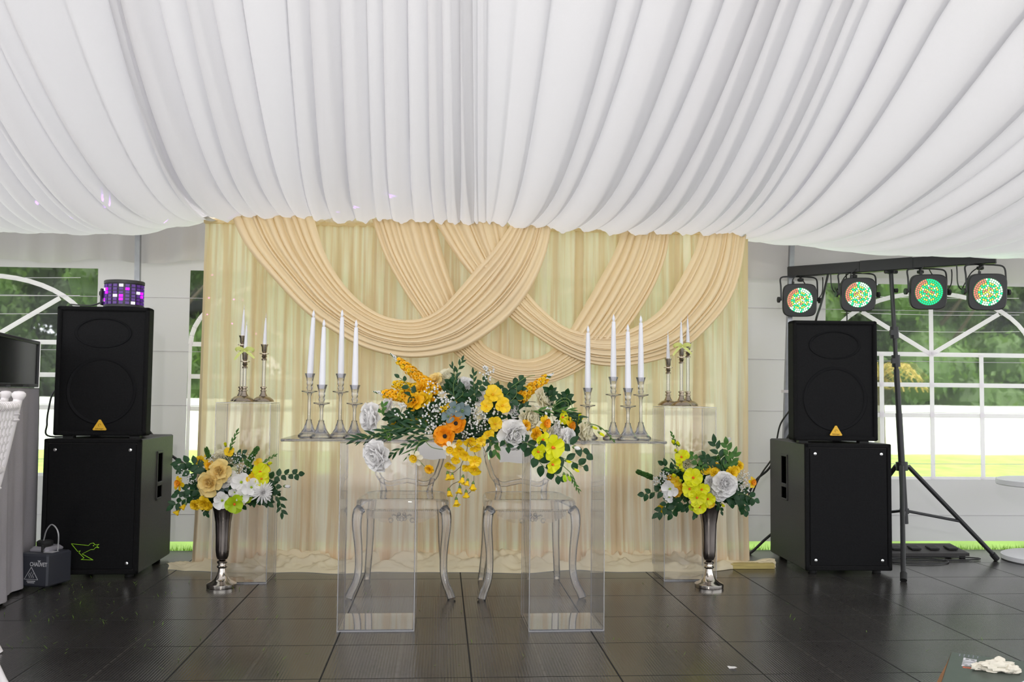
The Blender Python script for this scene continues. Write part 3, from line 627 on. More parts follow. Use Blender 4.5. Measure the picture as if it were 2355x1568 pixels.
# ================================================================== GHOST CHAIRS
def ghost_chair():
    root = empty('ghost_chair')
    def rr(w, d, r, n=6):
        pts = []
        for cx, cy, a0 in ((w-r, d-r, 0), (-w+r, d-r, 90), (-w+r, -d+r, 180), (w-r, -d+r, 270)):
            for k in range(n+1): a = math.radians(a0+90*k/n); pts.append((cx+r*math.cos(a), cy+r*math.sin(a)))
        return pts
    m = MB(); out = []
    for (s, z) in ((.97, .405), (1.0, .412), (1.0, .438), (.985, .45), (.95, .456), (.85, .452), (.4, .449)):
        out.append([(x*s*(1 if y < 0 else .93), y*s, z-.004*(x/.22)**2) for x, y in rr(.218, .212, .07)])
    n = len(out[0]); m.add([p for r in out for p in r], [[k*n+i, k*n+(i+1) % n, k*n+n+(i+1) % n, k*n+n+i] for k in range(len(out)-1) for i in range(n)]+[[(len(out)-1)*n+i for i in range(n)]])
    m.build('seat', 'ghost', root)
    m = MB()
    for (x0, y0, x1, y1) in ((-.16, -.216, .16, -.216),):
        bot = [.372-.0*t for t in range(21)]
        def ap(i, j):
            t = i/30*2-1; x = .165*t; zb = .352+.022*math.cos(t*PI*1.0)*0+.020*abs(t)**1.5+.012*math.cos(t*6)
            return (x, -.215+.004*(j == 2), .404 if j == 0 else (zb+.404)/2 if j == 1 else zb)
        m.grid(31, 3, ap)
    m.grid(31, 2, lambda i, j: (.165*(i/15-1), -.205, .404 if j == 0 else .365))
    m.build('apron', 'ghost', root)
    m = MB()
    for k in range(36): m.ball((-.155+.31*k/35, -.2155, .402), .0034, 6, 4)
    for sg in (-1, 1):
        m.tube([(sg*(.004+.03*t/8+.012*math.sin(t)), -.222, .372+.014*math.cos(t*.9)) for t in range(9)], .0035, 6)
        m.tube([(sg*(.05+.010*math.cos(t)), -.222, .36+.010*math.sin(t)) for t in [q*.7 for q in range(9)]], .003, 6)
        m.tube([(sg*(.012+.006*math.cos(t)), -.222, .388+.007*math.sin(t)) for t in [q*.8 for q in range(9)]], .003, 6)
    m.ball((0, -.222, .367), .009, 8, 6, (1, .5, 1.5)); m.build('carved_ornament', 'ghost', root)
    for sx in (-1, 1):
        pts = [(.193, -.188, .408), (.205, -.2, .39), (.208, -.205, .33), (.198, -.2, .22), (.197, -.198, .13), (.208, -.21, .07), (.228, -.23, .03), (.236, -.24, .004)]
        MB().tube(resample([(sx*x, y, z) for x, y, z in pts], 22), [.026-.0085*math.sin(PI*k/21*.75) for k in range(22)], 14, up=(0, 1, 0)).build('leg', 'ghost', root)
        pts = [(.17, .183, .408), (.178, .195, .33), (.182, .205, .2), (.19, .225, .08), (.197, .25, .004)]
        MB().tube(resample([(sx*x, y, z) for x, y, z in pts], 16), [.021-.005*k/15 for k in range(16)], 14, up=(0, 1, 0)).build('leg', 'ghost', root)
    # medallion back
    def bp(a, s=1):      # outline of back, a in 0..2pi, tilted backwards
        x = .185*s*(abs(math.cos(a))**.55)*(1 if math.cos(a) > 0 else -1); z = .205*s*(abs(math.sin(a))**.6)*(1 if math.sin(a) > 0 else -1)
        x *= 1+.12*z/.2; z += .695
        if z < .55: z += .014*math.cos(x*26)
        return Vector((x, .205+(z-.45)*.22, z))
    n = 48; ring = [bp(2*PI*k/n) for k in range(n+1)]
    m = MB().tube(ring, .014, 8, up=(0, 1, 0)); m.build('back_frame', 'ghost', root)
    inn = [bp(2*PI*k/n, .93) for k in range(n)]; c0 = bp(0, 0)
    m = MB(); m.add(inn+[c0], [[k, (k+1) % n, n] for k in range(n)]); th = Vector((0, .006, 0)); m.add([v+th for v in inn]+[c0+th], [[(k+1) % n, k, n] for k in range(n)]); m.build('back_panel', 'ghost', root)
    m = MB()
    for sx in (-1, 1): m.tube([(sx*.115, .195, .44), (sx*.118, .2, .47), (sx*.13, .212, .515)], [.02, .014, .014], 8)
    m.build('back_support', 'ghost', root)
    return root
G0 = ghost_chair(); G1 = copy_tree(G0)
cl_ = F(921, 1378); cr_ = F(1217, 1378)
G0.location = (F(923, 1374).x, cl_.y+.235, 0); G0.rotation_euler.z = math.radians(-1); tag(G0, 'clear ghost chair behind the left half of the flower table', 'chair', 'clear ghost chairs')
G1.location = (F(1217, 1374).x, cr_.y+.235, 0); G1.rotation_euler.z = math.radians(2.5); tag(G1, 'clear ghost chair behind the right half of the flower table', 'chair', 'clear ghost chairs')
def card(x0, x1, y0, y1, Y, lab):
    A, B = P(x0, y0, Y), P(x1, y1, Y); m = MB().grid(10, 6, lambda i, j: (A.x+(B.x-A.x)*i/9, Y+.015*math.sin(PI*i/9)*-1+.01*(j/5), A.z+(B.z-A.z)*j/5+.003*math.sin(i)))
    m.grid(10, 6, lambda i, j: (A.x+(B.x-A.x)*i/9, Y+.01+.015*math.sin(PI*i/9)*-1+.01*(j/5), A.z+(B.z-A.z)*j/5+.003*math.sin(i)))
    o = m.build('chair_sash', 'white_petal', org=tuple((A+B)/2)); tag(o, lab, 'sash')
card(962, 1026, 1018, 1056, 4.715, 'white cloth band round the back of the left ghost chair'); card(1150, 1238, 1022, 1064, 4.715, 'white cloth band round the back of the right ghost chair')
# ================================================================== FLOWERS
def frame_to(d, spin=0):
    d = Vector(d).normalized(); a = d.orthogonal().normalized(); b = d.cross(a)
    return Matrix((a, b, d)).transposed() @ Matrix.Rotation(spin, 3, 'Z')
def petal(mb, T, L_, Wd, e0, e1, az, cup=.25, tip=.5, R=rnd, nu=6, nv=4, base=0, wave=.0):
    ca, sa = math.cos(az), math.sin(az); r = base; z = 0; rows = []
    for i in range(nu+1):
        t = 1-(1-i/nu)**1.5; tp_ = 1-(1-(i-1)/nu)**1.5 if i else 0; e = math.radians(e0+(e1-e0)*t)
        if i: r += L_*(t-tp_)*math.cos(e); z += L_*(t-tp_)*math.sin(e)
        w = Wd*.56*min(1.0, (t+.05)**.6*1.12)*max(.02, 1-t**(7 if tip < .45 else 3.2))**.5
        nr, nz = -math.sin(e), math.cos(e); row = []
        for j in range(nv+1):
            s = j/nv*2-1; k = cup*w*s*s*1.6+wave*math.sin(s*5+i)*Wd
            rr = r+nr*k; zz = z+nz*k; y = w*s; 
            row.append(T @ Vector((rr*ca-y*sa, rr*sa+y*ca, zz)))
        rows.append(row)
    n = nv+1; mb.add([p for q in rows for p in q], [[i*n+j, i*n+j+1, (i+1)*n+j+1, (i+1)*n+j] for i in range(nu) for j in range(nv)])
def T4(p, d, spin): M3 = frame_to(d, spin).to_4x4(); M3.translation = Vector(p); return M3
def flower(kind, p, d, r, root, seed=0):
    """one bloom of radius r at p looking along d, as part(s) of root"""
    R = random.Random(seed); T = T4(p, d, R.random()*6); o = root.location; T.translation = Vector(p)-Vector(o)
    m = MB(); c = None; nm = None; mt = None
    def ring(n, L_, Wd, e0, e1, cup=.3, tip=.5, off=0, base=0, wave=.03):
        for k in range(n): petal(m, T, L_*r*R.uniform(.88, 1.1), Wd*r*R.uniform(.9, 1.1), e0+R.uniform(-7, 7), e1+R.uniform(-9, 9), 2*PI*(k+off+R.uniform(-.12, .12))/n, cup, tip, R, base=base*r, wave=wave)
    if kind in ('peony', 'cream_peony', 'rose'):
        nm, mt = {'peony': ('white_peony', 'white_petal'), 'cream_peony': ('cream_peony', 'cream_petal'), 'rose': ('pale_yellow_rose', 'rose_petal')}[kind]
        if kind == 'rose':
            ring(3, .55, .5, 88, 96, .6, .4); ring(4, .62, .62, 80, 82, .6, .4, .5, .05); ring(5, .8, .85, 62, 66, .5, .4, .2, .08); ring(5, 1.0, 1.05, 40, 34, .4, .4, .6, .1); ring(5, 1.1, 1.1, 18, -5, .35, .4, .1, .1)
        else:
            ring(8, .5, .42, 85, 108, .5, .4, 0, .02, .07); ring(9, .62, .5, 75, 96, .5, .4, .4, .06, .07); ring(10, .72, .58, 62, 84, .45, .4, .2, .08, .06); ring(10, .85, .68, 44, 66, .5, .4, .6, .1, .06); ring(9, .92, .82, 24, 42, .5, .4, .1, .1, .05); ring(8, .95, .9, 4, 12, .4, .4, .5, .1, .05)
    elif kind in ('orchid', 'acid_orchid', 'lime_orchid', 'dogwood'):
        nm, mt = {'orchid': ('yellow_orchid', 'yellow_petal'), 'acid_orchid': ('bright_yellow_bloom', 'acid_petal'), 'lime_orchid': ('lime_green_bloom', 'lime_petal'), 'dogwood': ('white_open_bloom', 'white_petal')}[kind]
        ring(3, 1.0, .95, 22, 2, .25, .35); ring(3, .92, .85, 32, 12, .25, .4, .5)
        c = MB(); c.X = T
        c.ball((0, 0, .12*r), .13*r, 7, 5)
        for k in range(5): c.tube([(0, 0, .1*r), (.08*r*math.cos(k*1.26), .08*r*math.sin(k*1.26), .36*r)], .025*r, 4)
        cm = {'orchid': 'amber_petal', 'acid_orchid': 'red_mid', 'lime_orchid': 'red_mid', 'dogwood': 'lime_petal'}[kind]
    elif kind in ('daffodil', 'pale_daffodil'):
        nm, mt = ('daffodil', 'yellow_petal') if kind == 'daffodil' else ('pale_daffodil', 'cream_petal')
        ring(6, 1.0, .62, 12, 0, .15, .3)
        c = MB(); c.X = T; c.lathe([(.12*r, 0), (.28*r, .12*r), (.36*r, .34*r), (.50*r, .5*r), (.46*r, .44*r), (.3*r, .3*r), (.02*r, .12*r)], 26, fr=lambda a, z: .13*math.cos(11*a)*(z > .25*r), cap=False); cm = 'orange_petal' if kind == 'daffodil' else 'yellow_petal'
        for k in range(9): c.ball((.2*r*math.cos(k*.7), .2*r*math.sin(k*.7), .36*r), .09*r, 5, 4)
    elif kind == 'anemone':
        nm, mt = 'orange_anemone', 'orange_petal'; ring(6, 1.0, 1.0, 38, 8, .4, .35, wave=.05); ring(6, .88, .85, 55, 28, .4, .35, .5, wave=.05)
        c = MB(); c.X = T; c.ball((0, 0, .2*r), .2*r, 10, 6, (1, 1, .7)); cm = 'blackmid'
        for k in range(22): a = k*.2856*1.0; c.tube([(.1*r*math.cos(a), .1*r*math.sin(a), .14*r), (.34*r*math.cos(a), .34*r*math.sin(a), .26*r)], .018*r, 3); c.ball((.35*r*math.cos(a), .35*r*math.sin(a), .27*r), .035*r, 4, 3)
    elif kind == 'mum':
        nm, mt = 'white_chrysanthemum', 'white_petal'
        for q in range(7): ring(14, .45+.1*q, .16, 92-15*q, 84-16*q, .4, .5, q*.37, .03, 0)
    elif kind in ('tuft', 'amber_tuft'):
        nm, mt = ('yellow_stock_bloom', 'yellow_petal') if kind == 'tuft' else ('amber_stock_bloom', 'amber_petal')
        ring(6, .55, .6, 75, 60, .3, .4, wave=.08); ring(7, .8, .7, 45, 25, .3, .4, .5, wave=.08); ring(7, .95, .75, 15, -10, .3, .4, .2, wave=.08)
    elif kind in ('bud', 'lime_bud', 'white_bud', 'yellow_bell'):
        nm, mt = {'bud': ('yellow_bud', 'acid_petal'), 'lime_bud': ('lime_bud', 'lime_petal'), 'white_bud': ('white_bud', 'white_petal'), 'yellow_bell': ('yellow_bell_flower', 'yellow_petal')}[kind]
        if kind == 'yellow_bell': ring(5, 1.5, .9, 84, 52, .5, .35, base=.12); ring(4, 1.2, .7, 88, 74, .45, .35, .5, .05)
        else: ring(4, 1.6, .85, 62, 112, .5, .55, 0, .12, 0); ring(4, 1.7, .8, 75, 100, .5, .55, .5, .08, 0)
        c = MB(); c.X = T; c.lathe([(.05*r, -.35*r), (.16*r, -.2*r), (.3*r, .05*r), (.33*r, .3*r), (.05*r, .35*r)], 8); cm = 'stem'
    f = m.build(nm, mt, root, auto=3)
    if c: c.build('flower_centre' if kind not in ('bud', 'lime_bud', 'white_bud', 'yellow_bell') else 'calyx', cm, f, auto=3)
    return f
def leaf(mb, p, d, nrm, L_, Wd, fold=.3, curl=.25):
    d = Vector(d).normalized(); s = d.cross(Vector(nrm)).normalized(); n = s.cross(d); rows = []
    for i in range(6):
        t = i/5; w = Wd*.5*math.sin(PI*t**.85)**.8 if 0 < t < 1 else .0005; c = Vector(p)+d*L_*t-n*L_*curl*t*t
        rows += [c-s*w+n*w*fold, c, c+s*w+n*w*fold]
    mb.add(rows, [[i*3+j, i*3+j+1, i*3+j+4, i*3+j+3] for i in range(5) for j in range(2)])
def sprig(root, pts, L_, Wd, n, mt='leaf', seed=0, name='leaf_sprig', ang=55, r=.0014, start=.15, stem='stem', pair=False, droop=.0, side=None):
    L_ *= 1.18; Wd *= 1.25; R = random.Random(seed); o = Vector(root.location); q = resample([Vector(p)-o for p in pts], 24); m = MB(); m.use(M[stem]); m.tube(q, r, 5)
    m.use(M[mt]); k = 0
    for i in range(n):
        t = start+(1-start)*i/max(1, n-1); j = min(int(t*23), 22); p = q[j].lerp(q[j+1], t*23-j); tg = (q[j+1]-q[j]).normalized()
        view = Vector((0, -1, .25)); sd = tg.cross(view).normalized()
        for sg in ((-1, 1) if pair else ((-1)**i,)):
            a = math.radians(ang if i < n-1 else 4)*R.uniform(.75, 1.2); d = tg*math.cos(a)+sd*math.sin(a)*sg+view*R.uniform(-.25, .35)+Vector((0, 0, -droop))
            leaf(m, p, d, view+Vector((R.uniform(-.4, .4), 0, R.uniform(-.3, .5))), L_*R.uniform(.8, 1.12)*(1-.25*t), Wd*R.uniform(.85, 1.1)*(1-.2*t), .3, R.uniform(.05, .3))
    return m.build(name, None, root, auto=3)
def spike(root, a, b, r0_, r1, n, mt='yellow_petal', tip=True, seed=0, name='yellow_stock_spike'):
    R = random.Random(seed); o = Vector(root.location); A, B = Vector(a)-o, Vector(b)-o; ax = (B-A).normalized(); m = MB(); m.use(M['stem']); m.tube([A, B], .002, 5)
    n = int(n*2.3); r0_ *= 1.3; r1 *= 1.1
    for i in range(n):
        t = (i+.5)/n*(.88 if tip else .97); g = i*2.4; rr = r0_+(r1-r0_)*t; rad = frame_to(ax, g) @ Vector((1, 0, .25))
        p = A.lerp(B, t)+rad*rr*R.uniform(.6, 1.0); T = T4(p, rad, R.random()*6); m.use(M[mt if R.random() < .75 or mt != 'amber_petal' else 'yellow_petal'])
        for k in range(5): petal(m, T, max(rr*.5, .0095), max(rr*.5, .0095), 45, 10, 2*PI*k/5, .3, .35, R, 3, 2)
        for k in range(3): petal(m, T, rr*.4, rr*.4, 80, 60, 2*PI*k/3, .3, .35, R, 2, 2)
    f = m.build(name, None, root, auto=3)
    if tip:
        m = MB(); m.use(M['white_petal'])
        for i in range(26):
            t = .84+.24*(i/26); g = i*2.4; rr = r1*(1.15-1.05*i/26); rad = frame_to(ax, g) @ Vector((1, 0, .5)); p = A.lerp(B, t)+rad*rr*.6; m.use(M['white_petal' if i % 3 else 'leaf2']); m.ball(p, r1*.30*(1.2-.6*i/26), 5, 4, (1, 1, 1.2))
        m.build('bud_tip', None, f, auto=3)
    return f
def berries(root, p, r, n, seed=0, rb=.0042, mt='berry', name='berry_cluster'):
    R = random.Random(seed); o = Vector(root.location); m = MB(); c = Vector(p)-o; m.use(M['stem'])
    pts = []
    for i in range(n):
        v = Vector((R.gauss(0, 1), R.gauss(0, .8), R.gauss(0, 1))).normalized()*r*R.random()**.4; pts.append(c+v)
    for q in pts[::3]: m.tube([c+Vector((0, .02, -.01)), c.lerp(q, .6)+Vector((0, .005, 0)), q], .0006, 3)
    m.use(M[mt])
    for q in pts: m.ball(q, rb*R.uniform(.75, 1.15), 7, 5)
    return m.build(name, None, root, auto=3)
def stemline(root, pts, r=.0013, mt='twig', name='stem'):
    o = Vector(root.location); MB().tube(resample([Vector(p)-o for p in pts], 16), r, 5).build(name, mt, root)
# ---- centrepiece on the table
CY = TY0+.12
CP = empty('floral_centrepiece', (P(1090, 1010, CY).x, CY, TT), 0, 'large yellow, white and orange flower arrangement trailing over the glass table', 'flower arrangement')
def Z3(zx, zy, dy=0): return P(800+zx*.276, 780+zy*.276, CY-.06+dy-.125*smoothstep(770, 880, zy))
def out(p, k=1.0, c=None): v = Vector(p)-Vector(c or (P(1090, 980, CY).x, CY+.1, TT+.06)); v.y = -abs(v.y)-.10*k; return v
def fl(kind, zx, zy, rpx, dy=0, seed=0, d=None):
    p = Z3(zx, zy, dy); r = PX(rpx, p.y)*(1.15 if 'peony' in kind else 1.0); return flower(kind, p, d or out(p), r, CP, seed or int(zx*7+zy))
m = MB().box((0, .02, .028), (.34, .13, .05), bev=.008); m.build('flower_foam_tray', 'leaf', CP)
for i, (a_, b_, r0_, r1, n, mt) in enumerate([((760, 460), (420, 175), .021, .011, 44, 'amber_petal'), ((740, 520), (300, 450), .026, .012, 50, 'amber_petal'), ((700, 640), (350, 720), .018, .010, 34, 'yellow_petal'), ((1400, 500), (1660, 320), .022, .011, 30, 'amber_petal'), ((700, 430), (410, 380), .020, .012, 30, 'yellow_petal'), ((950, 530), (770, 590), .014, .009, 16, 'yellow_petal')]):
    A, B = Z3(*a_, dy=.03), Z3(*b_, dy=.05 if i != 5 else -.06); B = A+(B-A)*1.12; spike(CP, A, B, r0_, r1, n, mt, i != 4, seed=i, name='amber_stock_spike' if mt[0] == 'a' else 'yellow_stock_spike')
for a in [('peony', 225, 650, 33, .0), ('peony', 270, 960, 34, -.05), ('peony', 1370, 790, 34, -.06), ('cream_peony', 1610, 510, 27, .03), ('cream_peony', 1950, 765, 26, -.02), ('peony', 1800, 820, 24, -.04), ('cream_peony', 1490, 650, 26, -.01), ('cream_peony', 850, 335, 24, .06), ('peony', 975, 395, 20, .05), ('peony', 350, 545, 16, .05),
          ('anemone', 905, 700, 27, -.07), ('anemone', 815, 805, 28, -.08), ('rose', 735, 345, 17, .05), ('orchid', 1205, 465, 24, -.04), ('orchid', 1285, 555, 21, -.06), ('orchid', 1150, 560, 17, -.06), ('orchid', 1225, 705, 19, -.07), ('orchid', 1170, 800, 15, -.07), ('tuft', 640, 500, 24, .0), ('amber_tuft', 560, 520, 27, .0), ('amber_tuft', 620, 410, 22, .02),
          ('daffodil', 1640, 700, 21, -.06), ('amber_tuft', 1480, 720, 15, -.06), ('amber_tuft', 1565, 790, 18, -.06), ('pale_daffodil', 855, 915, 18, -.08), ('pale_daffodil', 560, 985, 20, -.05), ('amber_tuft', 680, 1080, 13, -.05), ('daffodil', 1850, 720, 20, -.02), ('peony', 1720, 760, 18, -.01), ('cream_peony', 1660, 790, 16, -.02),
          ('acid_orchid', 1700, 900, 31, -.08), ('acid_orchid', 1580, 935, 21, -.05), ('acid_orchid', 1700, 1040, 22, -.08), ('acid_orchid', 1620, 835, 20, -.06), ('acid_orchid', 1780, 650, 20, -.02), ('acid_orchid', 1920, 665, 16, .01), ('white_bud', 1880, 900, 12, -.04), ('peony', 1110, 500, 16, .02), ('peony', 1380, 590, 18, .0)]: fl(*a)
dn = Vector((.1, -.8, -.6))
for i, (zx, zy, rp) in enumerate([(1020, 845, 17), (1065, 900, 14), (925, 925, 17), (980, 965, 14), (900, 1000, 13), (850, 1045, 15), (1055, 1015, 16), (1060, 1085, 17), (1110, 845, 14), (985, 1065, 12), (915, 860, 13)]): fl('orchid', zx, zy, rp, -.09, i, dn+Vector((rnd.uniform(-.4, .4), 0, rnd.uniform(-.3, .5))))
for i, (zx, zy, rp) in enumerate([(830, 1110, 12), (872, 1120, 9), (960, 1140, 12), (1000, 1170, 10), (1045, 1195, 12), (840, 1250, 12), (935, 1230, 11), (985, 1265, 12), (903, 1325, 12)]): fl('yellow_bell', zx, zy, rp, -.09, i, Vector((rnd.uniform(-.3, .3), -.35, -1)))
for pts in ([(1000, 850), (985, 960), (940, 1060), (935, 1180), (905, 1310)], [(1000, 860), (1060, 960), (1050, 1150), (1045, 1240), (1000, 1290)], [(935, 1180), (870, 1210), (830, 1260)], [(940, 1060), (880, 1110), (830, 1100)], [(1120, 880), (1150, 950), (1140, 980)]): stemline(CP, [Z3(x, y, -.075) for x, y in pts])
for i, (k, zx, zy, rp, d) in enumerate([('bud', 1812, 1010, 9, (1, -.5, -.3)), ('bud', 1880, 1075, 9, (1, -.5, -.6)), ('lime_bud', 1800, 1120, 12, (.1, -.5, -1)), ('bud', 2030, 725, 9, (1, -.4, -.5)), ('bud', 2090, 775, 9, (1, -.4, -.7)), ('lime_bud', 1830, 1130, 10, (.5, -.5, -1))]): fl(k, zx, zy, rp, -.06, i+50, Vector(d))
stemline(CP, [Z3(x, y, -.04) for x, y in ((1700, 950), (1800, 1060), (1870, 1130), (1910, 1240))], .0018, 'stem'); stemline(CP, [Z3(x, y, -.03) for x, y in ((1950, 690), (2080, 720), (2150, 770), (2215, 850))], .0022, 'stem')
sprig(CP, [Z3(1850, 1110, -.05), Z3(1880, 1180, -.05), Z3(1915, 1250, -.05)], .022, .006, 9, 'leaf2', 3, ang=22)
sprig(CP, [Z3(2060, 710, -.03), Z3(2150, 770, -.03), Z3(2215, 845, -.03)], .022, .007, 7, 'leaf2', 4, ang=20)
for i, (pts, L_, Wd, n, mt, ang) in enumerate([
    ([(900, 540), (880, 380), (950, 180)], .034, .011, 12, 'leaf', 38), ([(1060, 480), (1050, 380), (1045, 290)], .03, .011, 8, 'leaf', 35), ([(960, 480), (900, 330), (875, 230)], .03, .009, 9, 'leaf', 30),
    ([(760, 770), (450, 740), (120, 820)], .055, .011, 17, 'leaf', 24), ([(760, 790), (480, 800), (60, 830)], .055, .010, 17, 'leaf', 20), ([(740, 740), (500, 720), (330, 780)], .06, .014, 13, 'leaf2', 26), ([(720, 830), (520, 870), (370, 960)], .04, .010, 12, 'leaf', 26),
    ([(760, 760), (560, 680), (380, 640)], .05, .013, 10, 'leaf', 30), ([(700, 840), (620, 860), (540, 930)], .06, .006, 6, 'leaf2', 20),
    ([(1480, 860), (1700, 950), (1960, 1060)], .042, .027, 9, 'leaf', 55), ([(1760, 880), (1880, 880), (1990, 960)], .04, .028, 5, 'leaf', 45), ([(1400, 830), (1500, 880), (1560, 960)], .045, .028, 7, 'leaf', 60), ([(1560, 950), (1620, 1050), (1770, 1150)], .042, .028, 8, 'leaf', 60),
    ([(1250, 560), (1350, 430), (1430, 340)], .036, .025, 10, 'leaf', 60), ([(1000, 500), (1080, 420), (1130, 350)], .034, .026, 8, 'leaf', 60), ([(1300, 560), (1400, 470), (1400, 380)], .034, .024, 9, 'leaf', 65), ([(880, 520), (960, 450), (900, 370)], .036, .02, 7, 'leaf', 50),
    ([(1230, 760), (1210, 840), (1240, 940)], .045, .017, 8, 'leaf2', 35), ([(1160, 800), (1190, 860), (1190, 920)], .04, .015, 6, 'leaf', 35), ([(1280, 800), (1300, 830), (1330, 900)], .036, .02, 5, 'leaf', 45), ([(1680, 640), (1800, 620), (1910, 640)], .05, .010, 8, 'leaf', 18), ([(1500, 600), (1650, 590), (1850, 590)], .05, .007, 9, 'leaf2', 18),
    ([(1350, 640), (1400, 600), (1480, 570)], .04, .016, 7, 'leaf', 35), ([(560, 470), (480, 360), (430, 320)], .03, .018, 4, 'leaf', 50), ([(330, 850), (330, 820), (320, 760)], .036, .014, 5, 'leaf2', 30), ([(300, 640), (280, 600), (300, 560)], .03, .014, 5, 'leaf2', 35), ([(1300, 470), (1420, 440), (1460, 360)], .03, .02, 7, 'leaf', 60)]):
    sprig(CP, [Z3(x, y, -.02+.04*((i*7) % 3-1)*.5) for x, y in pts], L_, Wd, n, mt, 20+i, ang=ang)
R5 = random.Random(8)
for i in range(48):          # dense foliage in the heart of the arrangement
    zx = R5.uniform(420, 1850); zy = 640+R5.uniform(-130, 170)-60*math.sin((zx-400)/1500*PI); a = R5.uniform(0, 6.28)
    sprig(CP, [Z3(zx, zy, .045), Z3(zx+60*math.cos(a), zy+50*math.sin(a), .02), Z3(zx+120*math.cos(a), zy+100*math.sin(a), .0)], .04, .022, 7, 'leaf', 300+i, ang=50)
for i, pts in enumerate([[(1700, 560), (1790, 490), (1850, 510), (1872, 580)], [(1660, 600), (1780, 520), (1830, 520), (1840, 560)], [(1360, 400), (1480, 320), (1560, 300)], [(720, 830), (600, 860), (560, 960), (640, 1060)], [(640, 840), (700, 900), (800, 920)]]): stemline(CP, [Z3(x, y, -.05) for x, y in pts], .0015, 'stem', 'grass_blade')
for i, (zx, zy, rp, n) in enumerate([(700, 420, 20, 22), (700, 640, 34, 60), (760, 560, 28, 40), (1060, 620, 34, 60), (1090, 700, 26, 38), (1160, 285, 20, 22), (1180, 260, 12, 8), (980, 790, 20, 24), (1250, 630, 22, 28), (440, 590, 20, 20), (1220, 740, 14, 14), (820, 500, 20, 26), (700, 740, 18, 20), (1000, 560, 20, 24), (1760, 720, 14, 14), (1660, 590, 12, 8)]):
    berries(CP, Z3(zx, zy, -.045), PX(rp, CY), n, 70+i)
stemline(CP, [Z3(1150, 480, .02), Z3(1165, 380, .01), Z3(1160, 300, -.02)], .001, 'stem')
for i, (zx, zy, rp) in enumerate([(955, 600, 19), (835, 645, 15), (890, 570, 14)]):
    p = Z3(zx, zy, -.09); r = PX(rp, CY); m = MB(); T = T4(p-Vector(CP.location), (rnd.uniform(-.3, .3), -1, .2), i)
    for k in range(3): petal(m, T, r*1.0, r*1.3, 25, -5, k*2.1+.3, .2, .2, rnd, 6, 5)
    f = m.build('eucalyptus_leaf', 'euca', CP, auto=3); c = MB(); c.X = T
    for k in range(6): c.ball((.12*r*math.cos(k), .12*r*math.sin(k), .15*r+.05*r*k), .09*r, 6, 4)
    c.build('leaf_bud', 'stem', f)
# ---- trumpet vases with bouquets
def vase(px, py, rpx, lab):
    p = F(px, py); root = empty('trumpet_vase', (p.x, p.y, 0), 0, lab, 'vase', 'silver trumpet vases')
    MB().lathe([(.001, 0), (.070, 0), (.071, .004), (.071, .018), (.066, .022), (.050, .030), (.034, .042), (.024, .06), (.0185, .08), (.0175, .092), (.024, .096), (.0255, .101), (.019, .107), (.018, .112), (.0245, .118), (.0255, .124), (.018, .130), (.001, .130)], 48).build('foot', 'silver', root)
    MB().lathe([(.001, .130), (.014, .1305), (.024, .137), (.030, .152), (.0325, .18), (.0335, .24), (.037, .31), (.046, .365), (.056, .395), (.066, .412), (.063, .412), (.052, .392), (.042, .36), (.033, .3), (.029, .18), (.001, .16)], 48, fr=lambda a, z: .012*abs(math.cos(9*a)) if .16 < z < .38 else 0).build('body', 'dark_silver', root)
    return root
V0 = vase(509.5, 1350, 34, 'silver trumpet vase with flowers on the floor at the left'); V1 = vase(1630.5, 1350, 32, 'silver trumpet vase with flowers on the floor at the right')
def bouquet(V, ox, oy, items, sprigs, bers, spikes, lab, sd):
    Y = V.location.y; root = empty('flower_bouquet', (V.location.x, Y, .40), 0, lab, 'bouquet', 'bouquets in the floor vases')
    def Q(zx, zy, dy=0): return P(ox+zx*.153, oy+zy*.153, Y-.05+dy)
    cc = (V.location.x, Y+.1, .5)
    MB().lathe([(.001, -.14), (.01, -.14), (.016, -.05), (.035, -.005), (.03, .0), (.001, .02)], 10).build('stem_bundle', 'stem', root)
    for i in range(40):
        a = i*2.4; zx, zy = 1000+R5.uniform(-640, 640), 880+R5.uniform(-330, 250)
        sprig(root, [Q(1000, 1150, .06), Q((1000+zx)/2, (1000+zy)/2, .05), Q(zx, zy, .015)], .042, .026, 8, 'leaf', 500+i+sd, ang=55, start=.45)
    for i, (k, zx, zy, rp, dy) in enumerate(items):
        p = Q(zx, zy, dy); v = p-Vector(cc); v.y = -abs(v.y)-.1
        if 'bell' in k: v = Vector((-.5, -.4, -.8))
        flower(k, p, v, PX(rp, p.y), root, sd+i)
    for i, (pts, L_, Wd, n, mt, ang) in enumerate(sprigs): sprig(root, [Q(x, y, -.01) for x, y in pts], L_, Wd, n, mt, sd+40+i, ang=ang)
    for i, (zx, zy, rp, n) in enumerate(bers): berries(root, Q(zx, zy, -.02), PX(rp, Y), n, sd+70+i, .0034)
    for i, (a_, b_, r0_, r1, n, mt) in enumerate(spikes): spike(root, Q(*a_), Q(*b_), r0_, r1, n, mt, False, sd+i, 'green_bud_spike' if mt[0] == 'l' else 'white_bud_spike')
    return root
